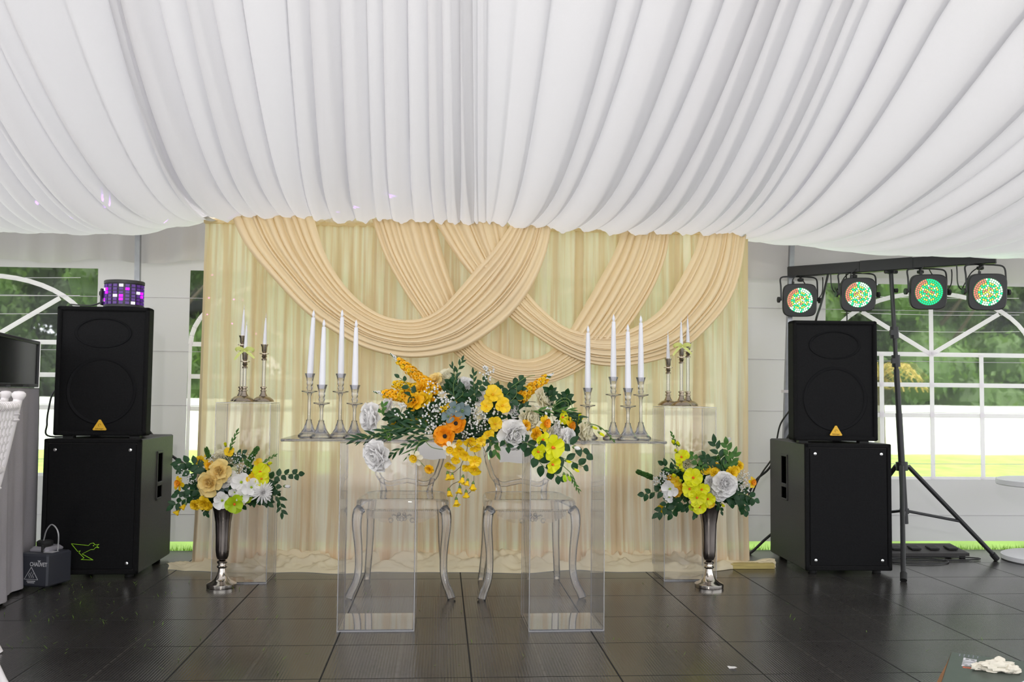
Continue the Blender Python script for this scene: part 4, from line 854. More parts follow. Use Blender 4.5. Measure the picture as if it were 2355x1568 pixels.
bouquet(V0, 380, 980, [('rose', 820, 680, 24, -.05), ('rose', 680, 850, 26, -.06), ('rose', 630, 960, 14, -.04), ('dogwood', 1140, 840, 25, -.06), ('dogwood', 1290, 915, 22, -.07), ('dogwood', 1150, 1050, 19, -.07), ('dogwood', 860, 1110, 22, -.08), ('dogwood', 1040, 990, 13, -.04), ('dogwood', 980, 740, 16, -.03), ('mum', 1460, 990, 27, -.05), ('lime_orchid', 1040, 1165, 23, -.08),
                       ('lime_orchid', 1240, 1090, 11, -.04), ('acid_orchid', 1420, 690, 22, -.03), ('acid_orchid', 1440, 790, 17, -.05), ('orchid', 1300, 780, 14, -.05), ('daffodil', 215, 860, 17, .0), ('tuft', 590, 1160, 19, -.05), ('tuft', 450, 1180, 14, -.04), ('tuft', 640, 1190, 14, -.05), ('yellow_bell', 310, 1160, 11, -.02), ('yellow_bell', 215, 1240, 11, -.01), ('bud', 910, 300, 9, 0), ('orchid', 965, 390, 13, .0), ('tuft', 520, 520, 14, .01),
                       ('amber_tuft', 660, 590, 12, -.02), ('pale_daffodil', 640, 560, 14, 0), ('cream_peony', 830, 500, 22, .02), ('cream_peony', 1000, 510, 18, .02), ('white_bud', 1790, 900, 11, 0), ('orchid', 1400, 560, 12, .01), ('bud', 1540, 570, 10, 0), ('amber_tuft', 1530, 650, 9, 0), ('peony', 900, 830, 14, -.02), ('orchid', 640, 450, 8, .02)],
        [([(700, 700), (420, 560), (200, 560)], .045, .028, 10, 'leaf', 55), ([(700, 760), (450, 700), (230, 640)], .045, .028, 9, 'leaf', 55), ([(640, 1020), (380, 1060), (130, 1190)], .044, .026, 10, 'leaf', 50), ([(600, 980), (350, 960), (190, 1020)], .042, .025, 8, 'leaf', 50), ([(1480, 830), (1750, 740), (2000, 720)], .036, .026, 10, 'leaf', 60), ([(1520, 1000), (1700, 1080), (1750, 1290)], .04, .017, 9, 'leaf', 40), ([(1520, 860), (1650, 900), (1690, 980)], .034, .022, 6, 'leaf', 50), ([(1350, 1080), (1480, 1120), (1550, 1160)], .036, .022, 5, 'leaf', 40),
         ([(950, 400), (1000, 270), (1082, 80)], .024, .008, 9, 'leaf2', 20), ([(1440, 560), (1540, 500), (1645, 440)], .02, .007, 8, 'leaf2', 20), ([(900, 640), (940, 560), (900, 520)], .04, .022, 4, 'leaf', 40), ([(1000, 560), (1060, 480), (1160, 410)], .036, .02, 6, 'leaf', 50), ([(950, 1000), (960, 860), (910, 730)], .045, .013, 4, 'leaf', 15), ([(600, 1180), (600, 1240), (620, 1300)], .03, .018, 4, 'leaf', 30), ([(760, 980), (840, 960), (890, 950)], .04, .026, 3, 'euca', 30), ([(740, 1100), (720, 1050), (700, 1010)], .04, .03, 3, 'euca', 30), ([(1290, 700), (1230, 560), (1130, 500)], .045, .014, 5, 'leaf2', 20), ([(1150, 1180), (1200, 1190), (1230, 1140)], .03, .018, 3, 'leaf', 30)],
        [(1080, 650, 22, 50), (1210, 680, 14, 22), (300, 720, 16, 18), (400, 830, 15, 16), (1100, 470, 14, 16), (700, 480, 14, 14), (1260, 470, 12, 14)], [((1230, 580), (1390, 320), .009, .006, 26, 'leaf2'), ((660, 480), (610, 330), .006, .003, 14, 'leaf2')], 'yellow and white flower bouquet standing in the left silver vase', 100)
bouquet(V1, 1450, 980, [('acid_orchid', 945, 775, 25, -.07), ('acid_orchid', 890, 940, 22, -.07), ('acid_orchid', 1070, 950, 20, -.08), ('acid_orchid', 1000, 1070, 22, -.08), ('acid_orchid', 1040, 1210, 18, -.07), ('acid_orchid', 1160, 1090, 18, -.06), ('orchid', 1190, 1150, 14, -.05), ('peony', 1400, 860, 30, -.06), ('peony', 1340, 1000, 20, -.04), ('daffodil', 1825, 845, 15, -.02), ('dogwood', 600, 940, 22, -.03), ('dogwood', 590, 1060, 14, -.02),
                        ('tuft', 1520, 700, 17, -.03), ('tuft', 1580, 660, 13, -.02), ('tuft', 1640, 590, 12, 0), ('amber_tuft', 1275, 610, 14, 0), ('tuft', 1265, 700, 14, -.02), ('tuft', 1140, 650, 14, 0), ('orchid', 690, 830, 15, -.02), ('amber_tuft', 690, 990, 15, -.02), ('amber_tuft', 770, 930, 12, -.02), ('white_bud', 1440, 250, 11, .02), ('cream_peony', 870, 560, 18, .02), ('cream_peony', 1050, 470, 17, .03), ('acid_orchid', 770, 470, 19, 0), ('acid_orchid', 820, 430, 12, .0), ('bud', 660, 270, 10, 0), ('bud', 730, 290, 11, 0), ('bud', 700, 390, 9, 0), ('bud', 680, 745, 11, -.02), ('bud', 770, 820, 11, -.03), ('bud', 805, 670, 12, -.02), ('acid_orchid', 740, 590, 11, 0), ('peony', 1200, 830, 16, -.02), ('bud', 1370, 1170, 8, 0), ('amber_tuft', 600, 780, 10, 0), ('orchid', 470, 1230, 12, .01), ('peony', 1190, 950, 12, -.01), ('lime_orchid', 930, 1215, 10, -.03)],
        [([(720, 1000), (460, 980), (210, 1020)], .040, .026, 9, 'leaf', 55), ([(760, 1060), (600, 1120), (420, 1300)], .044, .027, 9, 'leaf', 50), ([(800, 1080), (700, 1180), (620, 1310)], .044, .028, 8, 'leaf', 50), ([(780, 860), (640, 880), (560, 900)], .042, .026, 6, 'leaf', 50), ([(520, 900), (470, 860), (450, 820)], .03, .02, 4, 'leaf', 50), ([(1420, 760), (1350, 500), (1270, 260)], .05, .026, 9, 'leaf', 45), ([(1420, 760), (1480, 520), (1440, 280)], .05, .024, 9, 'leaf2', 40), ([(1450, 760), (1520, 560), (1560, 430)], .05, .02, 8, 'leaf2', 35), ([(1100, 700), (1000, 540), (930, 440)], .036, .024, 7, 'leaf2', 55), ([(1230, 660), (1160, 520), (1120, 450)], .042, .026, 7, 'leaf', 45),
         ([(1500, 1040), (1700, 1020), (1860, 1100)], .044, .028, 8, 'leaf', 55), ([(1560, 1040), (1680, 1120), (1720, 1270)], .044, .03, 8, 'leaf', 50), ([(1430, 1060), (1500, 1080), (1520, 1140)], .036, .024, 5, 'leaf', 45), ([(860, 1120), (880, 1180), (830, 1230)], .036, .02, 5, 'leaf', 40), ([(1320, 1160), (1340, 1220), (1360, 1270)], .03, .016, 3, 'leaf', 30), ([(980, 1250), (980, 1280), (965, 1330)], .03, .018, 3, 'leaf', 30), ([(700, 330), (660, 220), (615, 110)], .02, .009, 8, 'leaf2', 22), ([(760, 660), (690, 600), (655, 540)], .03, .008, 4, 'leaf', 12), ([(1160, 900), (1165, 820), (1180, 720)], .034, .009, 3, 'leaf', 8), ([(800, 640), (700, 660), (570, 655)], .022, .009, 7, 'leaf2', 25)],
        [(450, 800, 16, 40), (520, 740, 14, 34), (1650, 850, 20, 50), (1700, 760, 15, 30), (1720, 950, 13, 22), (1210, 1000, 12, 20), (370, 830, 9, 14)], [((330, 770), (100, 680), .008, .005, 22, 'leaf2'), ((1290, 500), (1400, 400), .006, .004, 14, 'leaf2')], 'yellow and white flower bouquet standing in the right silver vase', 200)
# ================================================================== SPEAKERS
def rbox(m, w, d, z0, z1, r, n=5, y0=0):
    pts = []
    for cx, cy, a0 in ((w/2-r, d/2-r, 0), (-w/2+r, d/2-r, 90), (-w/2+r, -d/2+r, 180), (w/2-r, -d/2+r, 270)):
        for k in range(n+1): a = math.radians(a0+90*k/n); pts.append((cx+r*math.cos(a), y0+cy+r*math.sin(a)))
    N_ = len(pts); e = r*.5; rows = [(z0, -e), (z0+e, 0), (z1-e, 0), (z1, -e)]; vs = []
    for z, s in rows:
        for x, y in pts: vs.append((x*(1+2*s/w), y0+(y-y0)*(1+2*s/d), z))
    m.add(vs, [[k*N_+i, k*N_+(i+1) % N_, k*N_+N_+(i+1) % N_, k*N_+N_+i] for k in range(3) for i in range(N_)]+[list(range(N_))[::-1], [3*N_+i for i in range(N_)]])
def hexgrille(name):
    m = bpy.data.materials.new(name); m.use_nodes = True; N, L = nodes(m); b = N['Principled BSDF']; tc = N.new('ShaderNodeTexCoord'); mp = N.new('ShaderNodeMapping'); mp.inputs['Scale'].default_value = (1, .001, 1)
    v = N.new('ShaderNodeTexVoronoi'); v.inputs['Scale'].default_value = 140; v.inputs['Randomness'].default_value = .15; L.new(tc.outputs['Object'], mp.inputs[0]); L.new(mp.outputs[0], v.inputs['Vector'])
    cr = N.new('ShaderNodeValToRGB'); cr.color_ramp.elements[0].position = .25; cr.color_ramp.elements[0].color = (.001, .001, .001, 1); cr.color_ramp.elements[1].position = .5; cr.color_ramp.elements[1].color = (.009, .009, .010, 1)
    L.new(v.outputs['Distance'], cr.inputs[0]); L.new(cr.outputs[0], b.inputs['Base Color']); b.inputs['Roughness'].default_value = .6; b.inputs['Specular IOR Level'].default_value = .12; return m
M['hex'] = hexgrille('perforated grille')
M['deep'] = mat('dim driver cone', (.007, .007, .008), .7, spec=.12); M['recess_shade'] = mat('painted recess shade', (.001, .001, .001), .9, spec=0)
def speaker(w, h, d):
    root = empty('loudspeaker'); m = MB(); t = .022
    # shell tapering towards the back, open at the front
    fr = [(-w/2, -d/2), (w/2, -d/2), (w*.30, d/2), (-w*.30, d/2)]
    vs = [(x, y, z) for z in (.014, h) for x, y in fr]
    m.box((0, -d/2+.05, .014+t/2), (w, .10, t), bev=.006); m.box((0, -d/2+.05, h-t/2), (w, .10, t), bev=.006)
    for s in (-1, 1): m.box((s*(w/2-t/2), -d/2+.05, (h+.014)/2), (t, .10, h-.014), bev=.006)
    a = [(-w/2+.002, -d/2+.06), (w/2-.002, -d/2+.06), (w*.30, d/2), (-w*.30, d/2)]
    m.add([(x, y, z) for z in (.016, h-.002) for x, y in a], [[3, 2, 1, 0], [4, 5, 6, 7]]+[[i, (i+1) % 4, 4+(i+1) % 4, 4+i] for i in range(4)]); m.build('cabinet', 'black', root, auto=.5)
    g = MB(); g.grid(28, 36, lambda i, j: (-(w-.04)/2+(w-.04)*i/27, -d/2+.014-.006*math.sin(PI*i/27)**.3*math.sin(PI*j/35)**.3, .034+(h-.055)*j/35)); g.build('grille', 'hex', root)
    R_ = Matrix.Rotation(PI/2, 3, 'X')
    for nm, rx, rz, cz_, in (('woofer', w*.38, w*.38, h*.36), ('horn', w*.31, h*.115, h*.80)):
        q = MB()
        for (k0, k1, dep) in ((1.0, .93, -.0035), (.93, .80, .0)):
            pass
        n = 48; rings = [(1.0, -.0055), (.98, -.0085), (.94, -.0085), (.90, -.0055)]
        q.add([(rx*k*math.cos(2*PI*i/n), -d/2+.013+y, cz_+rz*k*math.sin(2*PI*i/n)) for k, y in rings for i in range(n)], [[r*n+i, r*n+(i+1) % n, (r+1)*n+(i+1) % n, (r+1)*n+i] for r in range(3) for i in range(n)])
        q.build(nm+'_ring', 'deep', root)
    lg = MB(); zc = h*.095; y = -d/2-.001
    tri = [(-.034, zc-.018), (-.030, zc-.022), (.030, zc-.022), (.034, zc-.018), (.004, zc+.032), (-.004, zc+.032)]
    lg.use(M['yellow_logo']); lg.prism([(x, z) for x, z in tri], .006, Matrix.Translation((0, y-.001, 0)))
    lg.use(M['dark_ink']); text_mesh(lg, 'behringer', .0105, Matrix.Translation((0, y-.0018, zc-.014)) @ FACE); lg.tube([(.006*math.cos(t), y-.0018, zc+.004+.007*math.sin(t)) for t in [k*.55 for k in range(9)]], .0009, 4)
    lg.build('badge', None, root, auto=.3)
    for sx in (-1, 1): MB().box((sx*w*.36, -d/2+.06, .007), (.05, .05, .014)).build('rubber_foot', 'rubber', root); MB().box((sx*w*.24, d/2-.05, .007), (.04, .04, .014)).build('rubber_foot', 'rubber', root)
    return root
def sub(w, h, d, hs, bird):
    root = empty('subwoofer'); m = MB(); t = .02
    m.box((0, .0, .02+(h-.02)/2), (w, d, h-.02), bev=.006)
    m.build('cabinet', 'subside', root, auto=.5)
    g = MB(); g.box((0, -d/2-.004, .02+(h-.02)/2), (w-.05, .012, h-.07), bev=.003); g.build('grille', 'hex', root, auto=.5)
    e = MB()
    for z in (.031, h-.011): e.box((0, -d/2-.001, z), (w, .018, .022), bev=.004)
    for s in (-1, 1): e.box((s*(w/2-.011), -d/2-.001, h/2+.01), (.022, .018, h-.02), bev=.004)
    e.build('front_rim', 'black', root, auto=.5)
    for sx in (-1, 1):
        for z in (.075, h-.055): MB().lathe([(.0005, -.004), (.007, -.004), (.008, 0), (.0005, .002)], 12, c=(sx*(w/2-.055), -d/2-.011, z), R=Matrix.Rotation(PI/2, 3, 'X')).build('grille_screw', 'screw', root)
    hz = h*.70; x = hs*(w/2); hd = MB()
    yc = .03; 
    for (y_, z_, dy_, dz_) in ((yc-.05, hz, .012, .26), (yc+.05, hz, .012, .26), (yc, hz+.125, .112, .012), (yc, hz-.125, .112, .012)): hd.box((x+hs*.002, y_, z_), (.008, dy_, dz_), bev=.002)
    hd.build('handle_plate', 'subside', root, auto=.5)
    MB().box((x+hs*.0005, yc, hz), (.003, .09, .238)).build('handle_recess_shade', 'recess_shade', root, smooth=False)  # flush black plate: shade of the handle hollow put in as colour
    MB().box((x+hs*.004, yc, hz-.045), (.007, .09, .022), bev=.002).build('handle_grip', 'subside', root)
    for sx in (-1, 1):
        for sy in (-1, 1): MB().lathe([(.0005, 0), (.022, 0), (.024, .006), (.02, .0195), (.0005, .0195)], 14, c=(sx*(w/2-.06), sy*(d/2-.06), 0)).build('rubber_foot', 'rubber', root)
    if bird:
        pts = [(-.072, .043), (.012, .034), (.02, .043), (.034, .047), (.044, .037), (.063, .040), (.052, .031), (.063, .022), (.047, .025), (.038, .014), (.024, .014), (-.018, -.008), (.036, -.038), (-.022, -.036), (-.008, -.028), (-.034, -.002), (-.027, .008), (-.040, .004)]
        b = MB()
        for p, q in zip(pts, pts[1:]+pts[:1]): b.tube([(p[0]-.015, -d/2-.0125, .132+p[1]), (q[0]-.015, -d/2-.0125, .132+q[1])], .0026, 4, flat=.4)
        b.ball((.021, -d/2-.0125, .165), .003, 6, 4); b.build('bird_emblem', 'lime', root)
    return root
def place_sub(pl, pr, rz, label, bird, hs, h):
    # anchored at the front corner nearest the stage; width from the other front corner
    rz = math.radians(rz)
    if hs > 0: B = F(*pr); w = abs(P(pl[0], pl[1], B.y).x-B.x); A = B-Vector((math.cos(rz), math.sin(rz), 0))*w
    else: A = F(*pl); w = abs(P(pr[0], pr[1], A.y).x-A.x); B = A+Vector((math.cos(rz), math.sin(rz), 0))*w
    d = .61
    o = sub(w, h, d, hs, bird); nrm = Vector((-math.sin(rz), math.cos(rz), 0)); c = (A+B)/2+nrm*(d/2+.0); o.location = (c.x, c.y, 0); o.rotation_euler.z = rz; tag(o, label, 'subwoofer', 'black subwoofers'); return o, rz, nrm
SL, rzl, nl = place_sub((93, 1318), (317, 1329), 1, 'black subwoofer with lime bird line emblem, left of the stage', True, 1, .70)
SR, rzr, nr_ = place_sub((1852, 1320), (2048, 1313), -2, 'black subwoofer without emblem, right of the stage', False, -1, .70)
def place_spk(root_sub, pxl, pxr, py, zt, label, h, rz, dy):
    Y = root_sub.location.y-.31+dy; A, B = P(pxl, py, Y), P(pxr, py, Y); w = B.x-A.x; o = speaker(w, h, .36); o.location = ((A.x+B.x)/2, Y+.18, .7005); o.rotation_euler.z = rz; tag(o, label, 'loudspeaker', 'black loudspeakers'); return o
Yl = SL.location.y-.29; hl = P(230, 706, Yl+.05).z-.7005; KL = place_spk(SL, 124, 334, 850, 0, 'black loudspeaker with yellow triangle badge stacked on the left subwoofer', hl, math.radians(3), .04)
Yr = SR.location.y-.29; hr = P(1925, 738, Yr+.03).z-.7005; KR = place_spk(SR, 1832, 2021, 880, 0, 'black loudspeaker with yellow triangle badge stacked on the right subwoofer', hr, math.radians(-4), .03)
# ================================================================== DERBY LIGHT ON LEFT SPEAKER
zt = .7005+hl; dyc = KL.location.y-.06; wpx = PX(86, dyc); pc = P(285, 700, dyc)
D = empty('effect_light', (pc.x, dyc, zt), 0, 'small drum-shaped purple effect light on top of the left loudspeaker', 'effect light'); rr = wpx/2; hh = P(285, 643, dyc).z-P(285, 706, dyc).z
MB().lathe([(.001, .002), (rr*.97, .002), (rr, .006), (rr, hh*.10), (rr*.93, hh*.11), (rr*.93, hh*.87), (rr, hh*.88), (rr, hh-.003), (rr*.97, hh), (.001, hh)], 40).build('housing', 'matte', D, auto=.5)
m = MB(); cellsA = []
for k in range(20):
    a0 = 2*PI*k/20
    for j in range(6):
        z0 = hh*(.13+.124*j); z1 = z0+hh*.095; am_, bm_ = a0+.05, a0+.25; front = math.sin((a0+.15)) < 0
        rx = rr*.985; key = (k*7+j*5) % 11; lit = front and 1 <= j <= 4 and key in (0, 5) 
        m.use(M['purple'] if lit else M['lens_white'] if front and key == 9 else M['purple_dim'])
        pts = [(rx*math.cos(am_), rx*math.sin(am_), z0), (rx*math.cos(bm_), rx*math.sin(bm_), z0), (rx*math.cos(bm_), rx*math.sin(bm_), z1), (rx*math.cos(am_), rx*math.sin(am_), z1)]
        cn = [(x*.93, y*.93, z) for x, y, z in pts]; m.add(pts+cn, [[0, 1, 2, 3], [0, 4, 5, 1], [1, 5, 6, 2], [2, 6, 7, 3], [3, 7, 4, 0]])
m.build('lens_grid', None, D, smooth=False)
MB().box((-rr-.008, 0, hh*.42), (.012, .06, hh*.6), bev=.004).build('side_bracket', 'matte', D); MB().lathe([(.001, 0), (.012, 0), (.013, .012), (.001, .014)], 12, c=(-rr-.012, 0, hh*.55), R=Matrix.Rotation(-PI/2, 3, 'Y')).build('knob', 'rubber', D)
# its coloured beams: narrow spots leaving the lamp
lampo = Vector((pc.x, dyc-rr-.02, zt+hh*.6))
def beam(target, size, power, col, k):
    l = bpy.data.lights.new('effect_beam', 'SPOT'); l.energy = power; l.spot_size = math.radians(size); l.spot_blend = .6; l.color = col; l.shadow_soft_size = .002
    o = bpy.data.objects.new('effect_beam', l); COL.objects.link(o); o.location = lampo; o.rotation_euler = (Vector(target)-lampo).to_track_quat('-Z', 'Y').to_euler()
def ceil_hit(px, py):
    Y = 2.6
    while Y < 5.1:
        p = P(px, py, Y)
        if p.z > cz(p.x, Y)-.02: return p
        Y += .02
    return P(px, py, 5.0)
for k, (x, y) in enumerate([(90, 472), (160, 495), (245, 480), (385, 503), (350, 513), (228, 405), (250, 440), (845, 466), (868, 459), (905, 446), (931, 440), (955, 432), (543, 493)]): beam(ceil_hit(x, y), .9, 90 if k < 7 else 60, (.45, .12, 1), k)
for k, (x, y) in enumerate([(533, 688), (470, 635), (527, 742), (460, 683), (454, 717), (695, 690), (565, 760)]): beam(P(x, y, DY-.02), .8, 40, (.9, .15, .8), k)
# ================================================================== LIGHT STAND
pA, pB = F(2078, 1338), F(2293, 1289)
hub = Vector(((pA.x+pB.x)/2-.24, (pA.y+pB.y)/2+.28, 0)); hub.x = P(2085, 1180, hub.y).x
topp = P(2048, 606, hub.y+.0); lean = (topp.x-hub.x)/topp.z
ST = empty('lighting_stand', (hub.x, hub.y, 0), 0, 'black tripod lighting stand with crossbar beside the right speaker', 'lighting stand')
def ax(z): return Vector((lean*z, 0, z))
barz = topp.z
m = MB().tube([ax(.22), ax(.86)], .019, 12); m.tube([ax(.86), ax(1.12)], .0165, 12); m.build('outer_pole', 'matte', ST)
MB().tube([ax(1.10), ax(barz-.01)], .0125, 12).build('inner_pole', 'matte', ST)
for z in (P(2063, 830, hub.y).z, P(2057, 765, hub.y).z): m = MB().tube([ax(z-.035), ax(z+.035)], .024, 12); m.box(ax(z)+Vector((-.022, -.012, .0)), (.02, .02, .03)); m.build('collar', 'matte', ST)
hz = P(2079, 1072, hub.y).z
MB().tube([ax(hz-.025), ax(hz+.025)], .034, 12).build('hub', 'matte', ST)
zl = P(2080, 1175, hub.y).z; MB().tube([ax(zl-.015), ax(zl+.015)], .026, 12).build('lower_collar', 'matte', ST)
fA = Vector((pA.x-hub.x, pA.y-hub.y, .0)); fB = Vector((pB.x-hub.x, pB.y-hub.y, .0)); fC = -(fA+fB); fC = fC.normalized()*((fA.length+fB.length)/2)*.86
for f in (fA, fB, fC):
    u = f.normalized(); lg = MB(); a0 = ax(hz)+u*.04; lg.tube([a0, f+Vector((0, 0, .012))-u*.0], .0135, 10); L0 = lg.build('leg', 'matte', ST)
    MB().tube([f+Vector((0, 0, .04))-u*.03, f+Vector((0, 0, .008))], .018, 10).build('rubber_foot', 'rubber', ST)
    mid_ = a0.lerp(f, .58 if f is not fA else .52); m = MB(); m.tube([ax(zl)+u*.02, mid_], .0085, 6); m.build('brace', 'matte', ST)
bl, br_ = P(1813, 626, hub.y+.36), P(2291, 592, hub.y-.34)
zz = barz+.035; bl.z = P(1813, 626, bl.y).z; 
v = (br_-bl); m = MB(); L_ = v.length; vn = v.normalized(); R_ = Matrix((vn, Vector((0, 0, 1)).cross(vn).normalized(), vn.cross(Vector((0, 0, 1)).cross(vn).normalized()))).transposed()
cc = (bl+br_)/2-Vector(ST.location); m.box(cc, (L_, .05, .066), R_, bev=.004); m.build('crossbar', 'matte', ST, auto=.5)
bmid = bl.lerp(br_, .50)-Vector(ST.location)
MB().box(bmid+Vector((0, -.001, .0)), (.30, .062, .07), R_, bev=.004).build('centre_bracket', 'matte', ST, auto=.5)
m = MB(); m.tube([ax(barz-.06), Vector((ax(barz).x, 0, bmid.z-.03))], [.018, .03], 10); m.box(ax(barz-.045)+Vector((0, 0, .01)), (.08, .02, .05), bev=.004); m.build('bar_mount', 'matte', ST)
MB().lathe([(.001, 0), (.012, 0), (.014, .02), (.001, .022)], 10, c=ax(P(2050, 668, hub.y).z)+Vector((.012, 0, 0)), R=Matrix.Rotation(PI/2, 3, 'Y')).build('knob', 'rubber', ST)
def par(pxc, pyc, wpx, t, bright, label, ld, px_top):
    tilt = 0
    bp_ = bl.lerp(br_, t); Y = bp_.y-.02; c = P(pxc, pyc, Y); w = PX(wpx, Y); s = w/2
    root = empty('par_light', tuple(c), 0, label, 'stage light', 'led par lights under the crossbar')
    Rm = Matrix.Rotation(math.radians(-14), 3, 'Z') @ Matrix.Rotation(math.radians(8), 3, 'X') @ Matrix.Rotation(math.radians(tilt), 3, 'Y')
    n = 40
    def se(k, q=.42): a = 2*PI*k/n; ca, sa = math.cos(a), math.sin(a); return (s*math.copysign(abs(ca)**q, ca), s*math.copysign(abs(sa)**q, sa))
    m = MB(); rows = [(.95, -.030), (1, -.024), (1, .004), (.93, .03), (.6, .05)]
    m.add([Rm @ Vector((se(k)[0]*f, y, se(k)[1]*f)) for f, y in rows for k in range(n)], [[r*n+k, r*n+(k+1) % n, r*n+n+(k+1) % n, r*n+n+k] for r in range(4) for k in range(n)]+[[4*n+k for k in range(n)], [k for k in range(n)][::-1]]); m.build('housing', 'matte', root, auto=.5)
    lr = s*.76; RX = Rm @ Matrix.Rotation(PI/2, 3, 'X')
    MB().lathe([(.001, 0), (lr, 0), (lr, .003), (.001, .003)], 40, c=Rm @ Vector((0, -.030, 0)), R=RX).build('lens', 'lens', root)
    m = MB(); R3 = random.Random(int(pxc)); rings = [(.0, 1), (.16, 6), (.31, 12), (.46, 18), (.61, 24), (.76, 30), (.91, 38)]
    for ri, (f, cnt) in enumerate(rings):
        for k in range(cnt):
            a = 2*PI*k/cnt+ri*.2; x, z = lr*f*math.cos(a), lr*f*math.sin(a)
            if ri >= 5: nm = 'led_red' if math.cos(a+.35) < -.55 else ('led_green' if (bright < .5 or (k+ri) % 4 == 0) else 'led_white')
            elif ri == 4: nm = 'led_amber' if (k*5) % 3 else 'led_green'
            elif ri == 3: nm = 'led_green' if (k % 3) else 'led_white'
            else: nm = ('led_amber', 'led_white', 'led_amber', 'led_red')[(k+ri) % 4] if bright > .5 else ('led_amber', 'led_red', 'led_green')[(k+ri) % 3]
            m.use(M[nm]); m.ball(Rm @ Vector((x, -.034, z)), lr*.058, 6, 4)
    o = m.build('led_array', None, root); o['kind'] = 'stuff'
    # swivel yoke, clamp knobs and lead
    tpz = bp_.z-.034-c.z; tx = bp_.x-c.x; ty = bp_.y-c.y; y0 = .0
    pts = [(-s-.012, 0, 0), (-s-.014, 0, tpz*.55), (-s-.010, ty*.6, tpz*.92), (-s*.6, ty, tpz), (tx, ty, tpz), (s*.6, ty, tpz), (s+.010, ty*.6, tpz*.92), (s+.014, 0, tpz*.55), (s+.012, 0, 0)]
    MB().tube(resample(pts, 44), .0055, 6, flat=.5, up=(0, 1, 0)).build('yoke', 'matte', root)
    for sx in (-1, 1): MB().lathe([(.001, 0), (.006, 0), (.006, .01), (.018, .012), (.018, .024), (.001, .026)], 14, c=(sx*(s+.010), 0, 0), R=Matrix.Rotation(sx*PI/2, 3, 'Y')).build('yoke_knob', 'rubber', root)
    MB().lathe([(.001, -.03), (.012, -.03), (.019, -.026), (.019, -.012), (.007, -.008), (.007, .004), (.001, .004)], 14, c=(tx, ty, tpz)).build('clamp_knob', 'rubber', root)
    q = MB(); q.tube(resample([(-s*.4, -.005, s*.9), (-s*.42, -.01, s*1.25), (-s*.1, -.01, s*1.5), (s*.5*ld, .05, s*1.15), (s*.95*ld, .05, s*.45), (s*1.25*ld, .03, s*.15), (s*1.5*ld, .02, s*.45), (s*1.55*ld, ty*.8, tpz*.75), (s*1.55*ld, ty, tpz)], 40), .0035, 6); q.tube([(-s*.4, -.005, s*.88), (-s*.4, -.008, s*1.12)], .008, 8); q.build('lead', 'cable', root)
    l = bpy.data.lights.new('par_glow', 'AREA'); l.shape = 'DISK'; l.size = lr*1.6; l.energy = .14*bright+.02; l.color = (.3, 1, .4); lo = bpy.data.objects.new('par_glow', l); COL.objects.link(lo)
    lo.location = c+Rm @ Vector((0, -.05, 0)); lo.rotation_euler = (Rm @ Vector((0, -1, 0))).to_track_quat('-Z', 'Y').to_euler()
par(1838, 690, 78, .065, 1.0, 'stage light at the far left end of the crossbar', 1, 0); par(1972, 677, 80, .34, .8, 'stage light second from the left, just left of the stand pole', -1, 0)
par(2133, 671, 84, .66, .3, 'dimmest stage light, just right of the stand pole', 1, 0); par(2268, 671, 88, .93, 1.0, 'stage light at the right end of the crossbar', -1, 0)
# ================================================================== CABLES
def cable(pts, r, lab, n=60):
    pts = [Vector(p) for p in pts]; o = sum(pts, Vector())/len(pts); m = MB().tube(resample(pts, n), r, 8); ob = m.build('cable', 'cable', org=tuple(o)); tag(ob, lab, 'cable', 'black cables'); return ob
cable([P(205, 702, KL.location.y+.02), P(190, 700, KL.location.y-.0), P(163, 700, KL.location.y+.05), P(210, 702, KL.location.y-.02), P(238, 693, KL.location.y-.03)][2:], .004, 'thin black cable running to the purple effect light')
yb = SL.location.y+.34
cable([P(333, 980, yb), P(350, 1000, yb), P(385, 1040, yb), P(430, 1072, yb), P(470, 1110, yb+.02), (P(490, 1150, yb).x, yb, .02)], .008, 'black cable slanting down behind the left subwoofer')
cable([P(165, 885, yb-.2), P(125, 900, yb-.2), P(112, 940, yb-.2), P(108, 975, yb-.2), P(114, 1003, yb-.2), (SL.location.x-.16, SL.location.y+.12, .706)], .005, 'black cable looping at the left side of the left loudspeaker')
yc = SR.location.y+.36
cable([P(1832, 850, yc), P(1826, 890, yc), P(1820, 935, yc), P(1795, 975, yc), P(1785, 1020, yc), P(1778, 1050, yc), P(1745, 1100, yc), (P(1725, 1130, yc).x, yc+.02, .30)], .005, 'thin black cable wandering down left of the right loudspeaker')
cable([P(1832, 970, yc+.03), P(1812, 1005, yc+.03), P(1770, 1075, yc+.03), P(1735, 1110, yc+.03), (P(1700, 1130, yc).x, yc+.05, .2)], .007, 'thick black cable slanting down left of the right loudspeaker')
cable([P(1790, 1215, yc+.02), P(1760, 1240, yc), P(1720, 1275, yc-.02), (P(1690, 1290, yc).x, yc-.03, .01)], .008, 'black cable coming out low behind the right subwoofer')
ys = hub.y+.2
cable([P(1905, 628, ys), P(1900, 650, ys), P(1888, 700, ys), P(1877, 735, ys), P(1870, 790, ys+.1)], .007, 'black cable dropping from the crossbar behind the leftmost stage light')
cable([P(1946, 625, ys), P(1947, 680, ys), P(1948, 740, ys), P(1948, 800, ys)], .004, 'thin black cable hanging straight from the crossbar')
pc0 = F(2110, 1292)
for k, (lab, a, b, ph) in enumerate([('black cable loop lying in front of the foot controller', .18, .10, 0), ('long black cable loop lying right of the foot controller', .30, .06, .5)]):
    cable([(pc0.x+k*.12+a*math.cos(t+ph), pc0.y+b*math.sin(t+ph)+k*.07, .006+.0015*k) for t in [q*.7 for q in range(11)]], .004, lab)
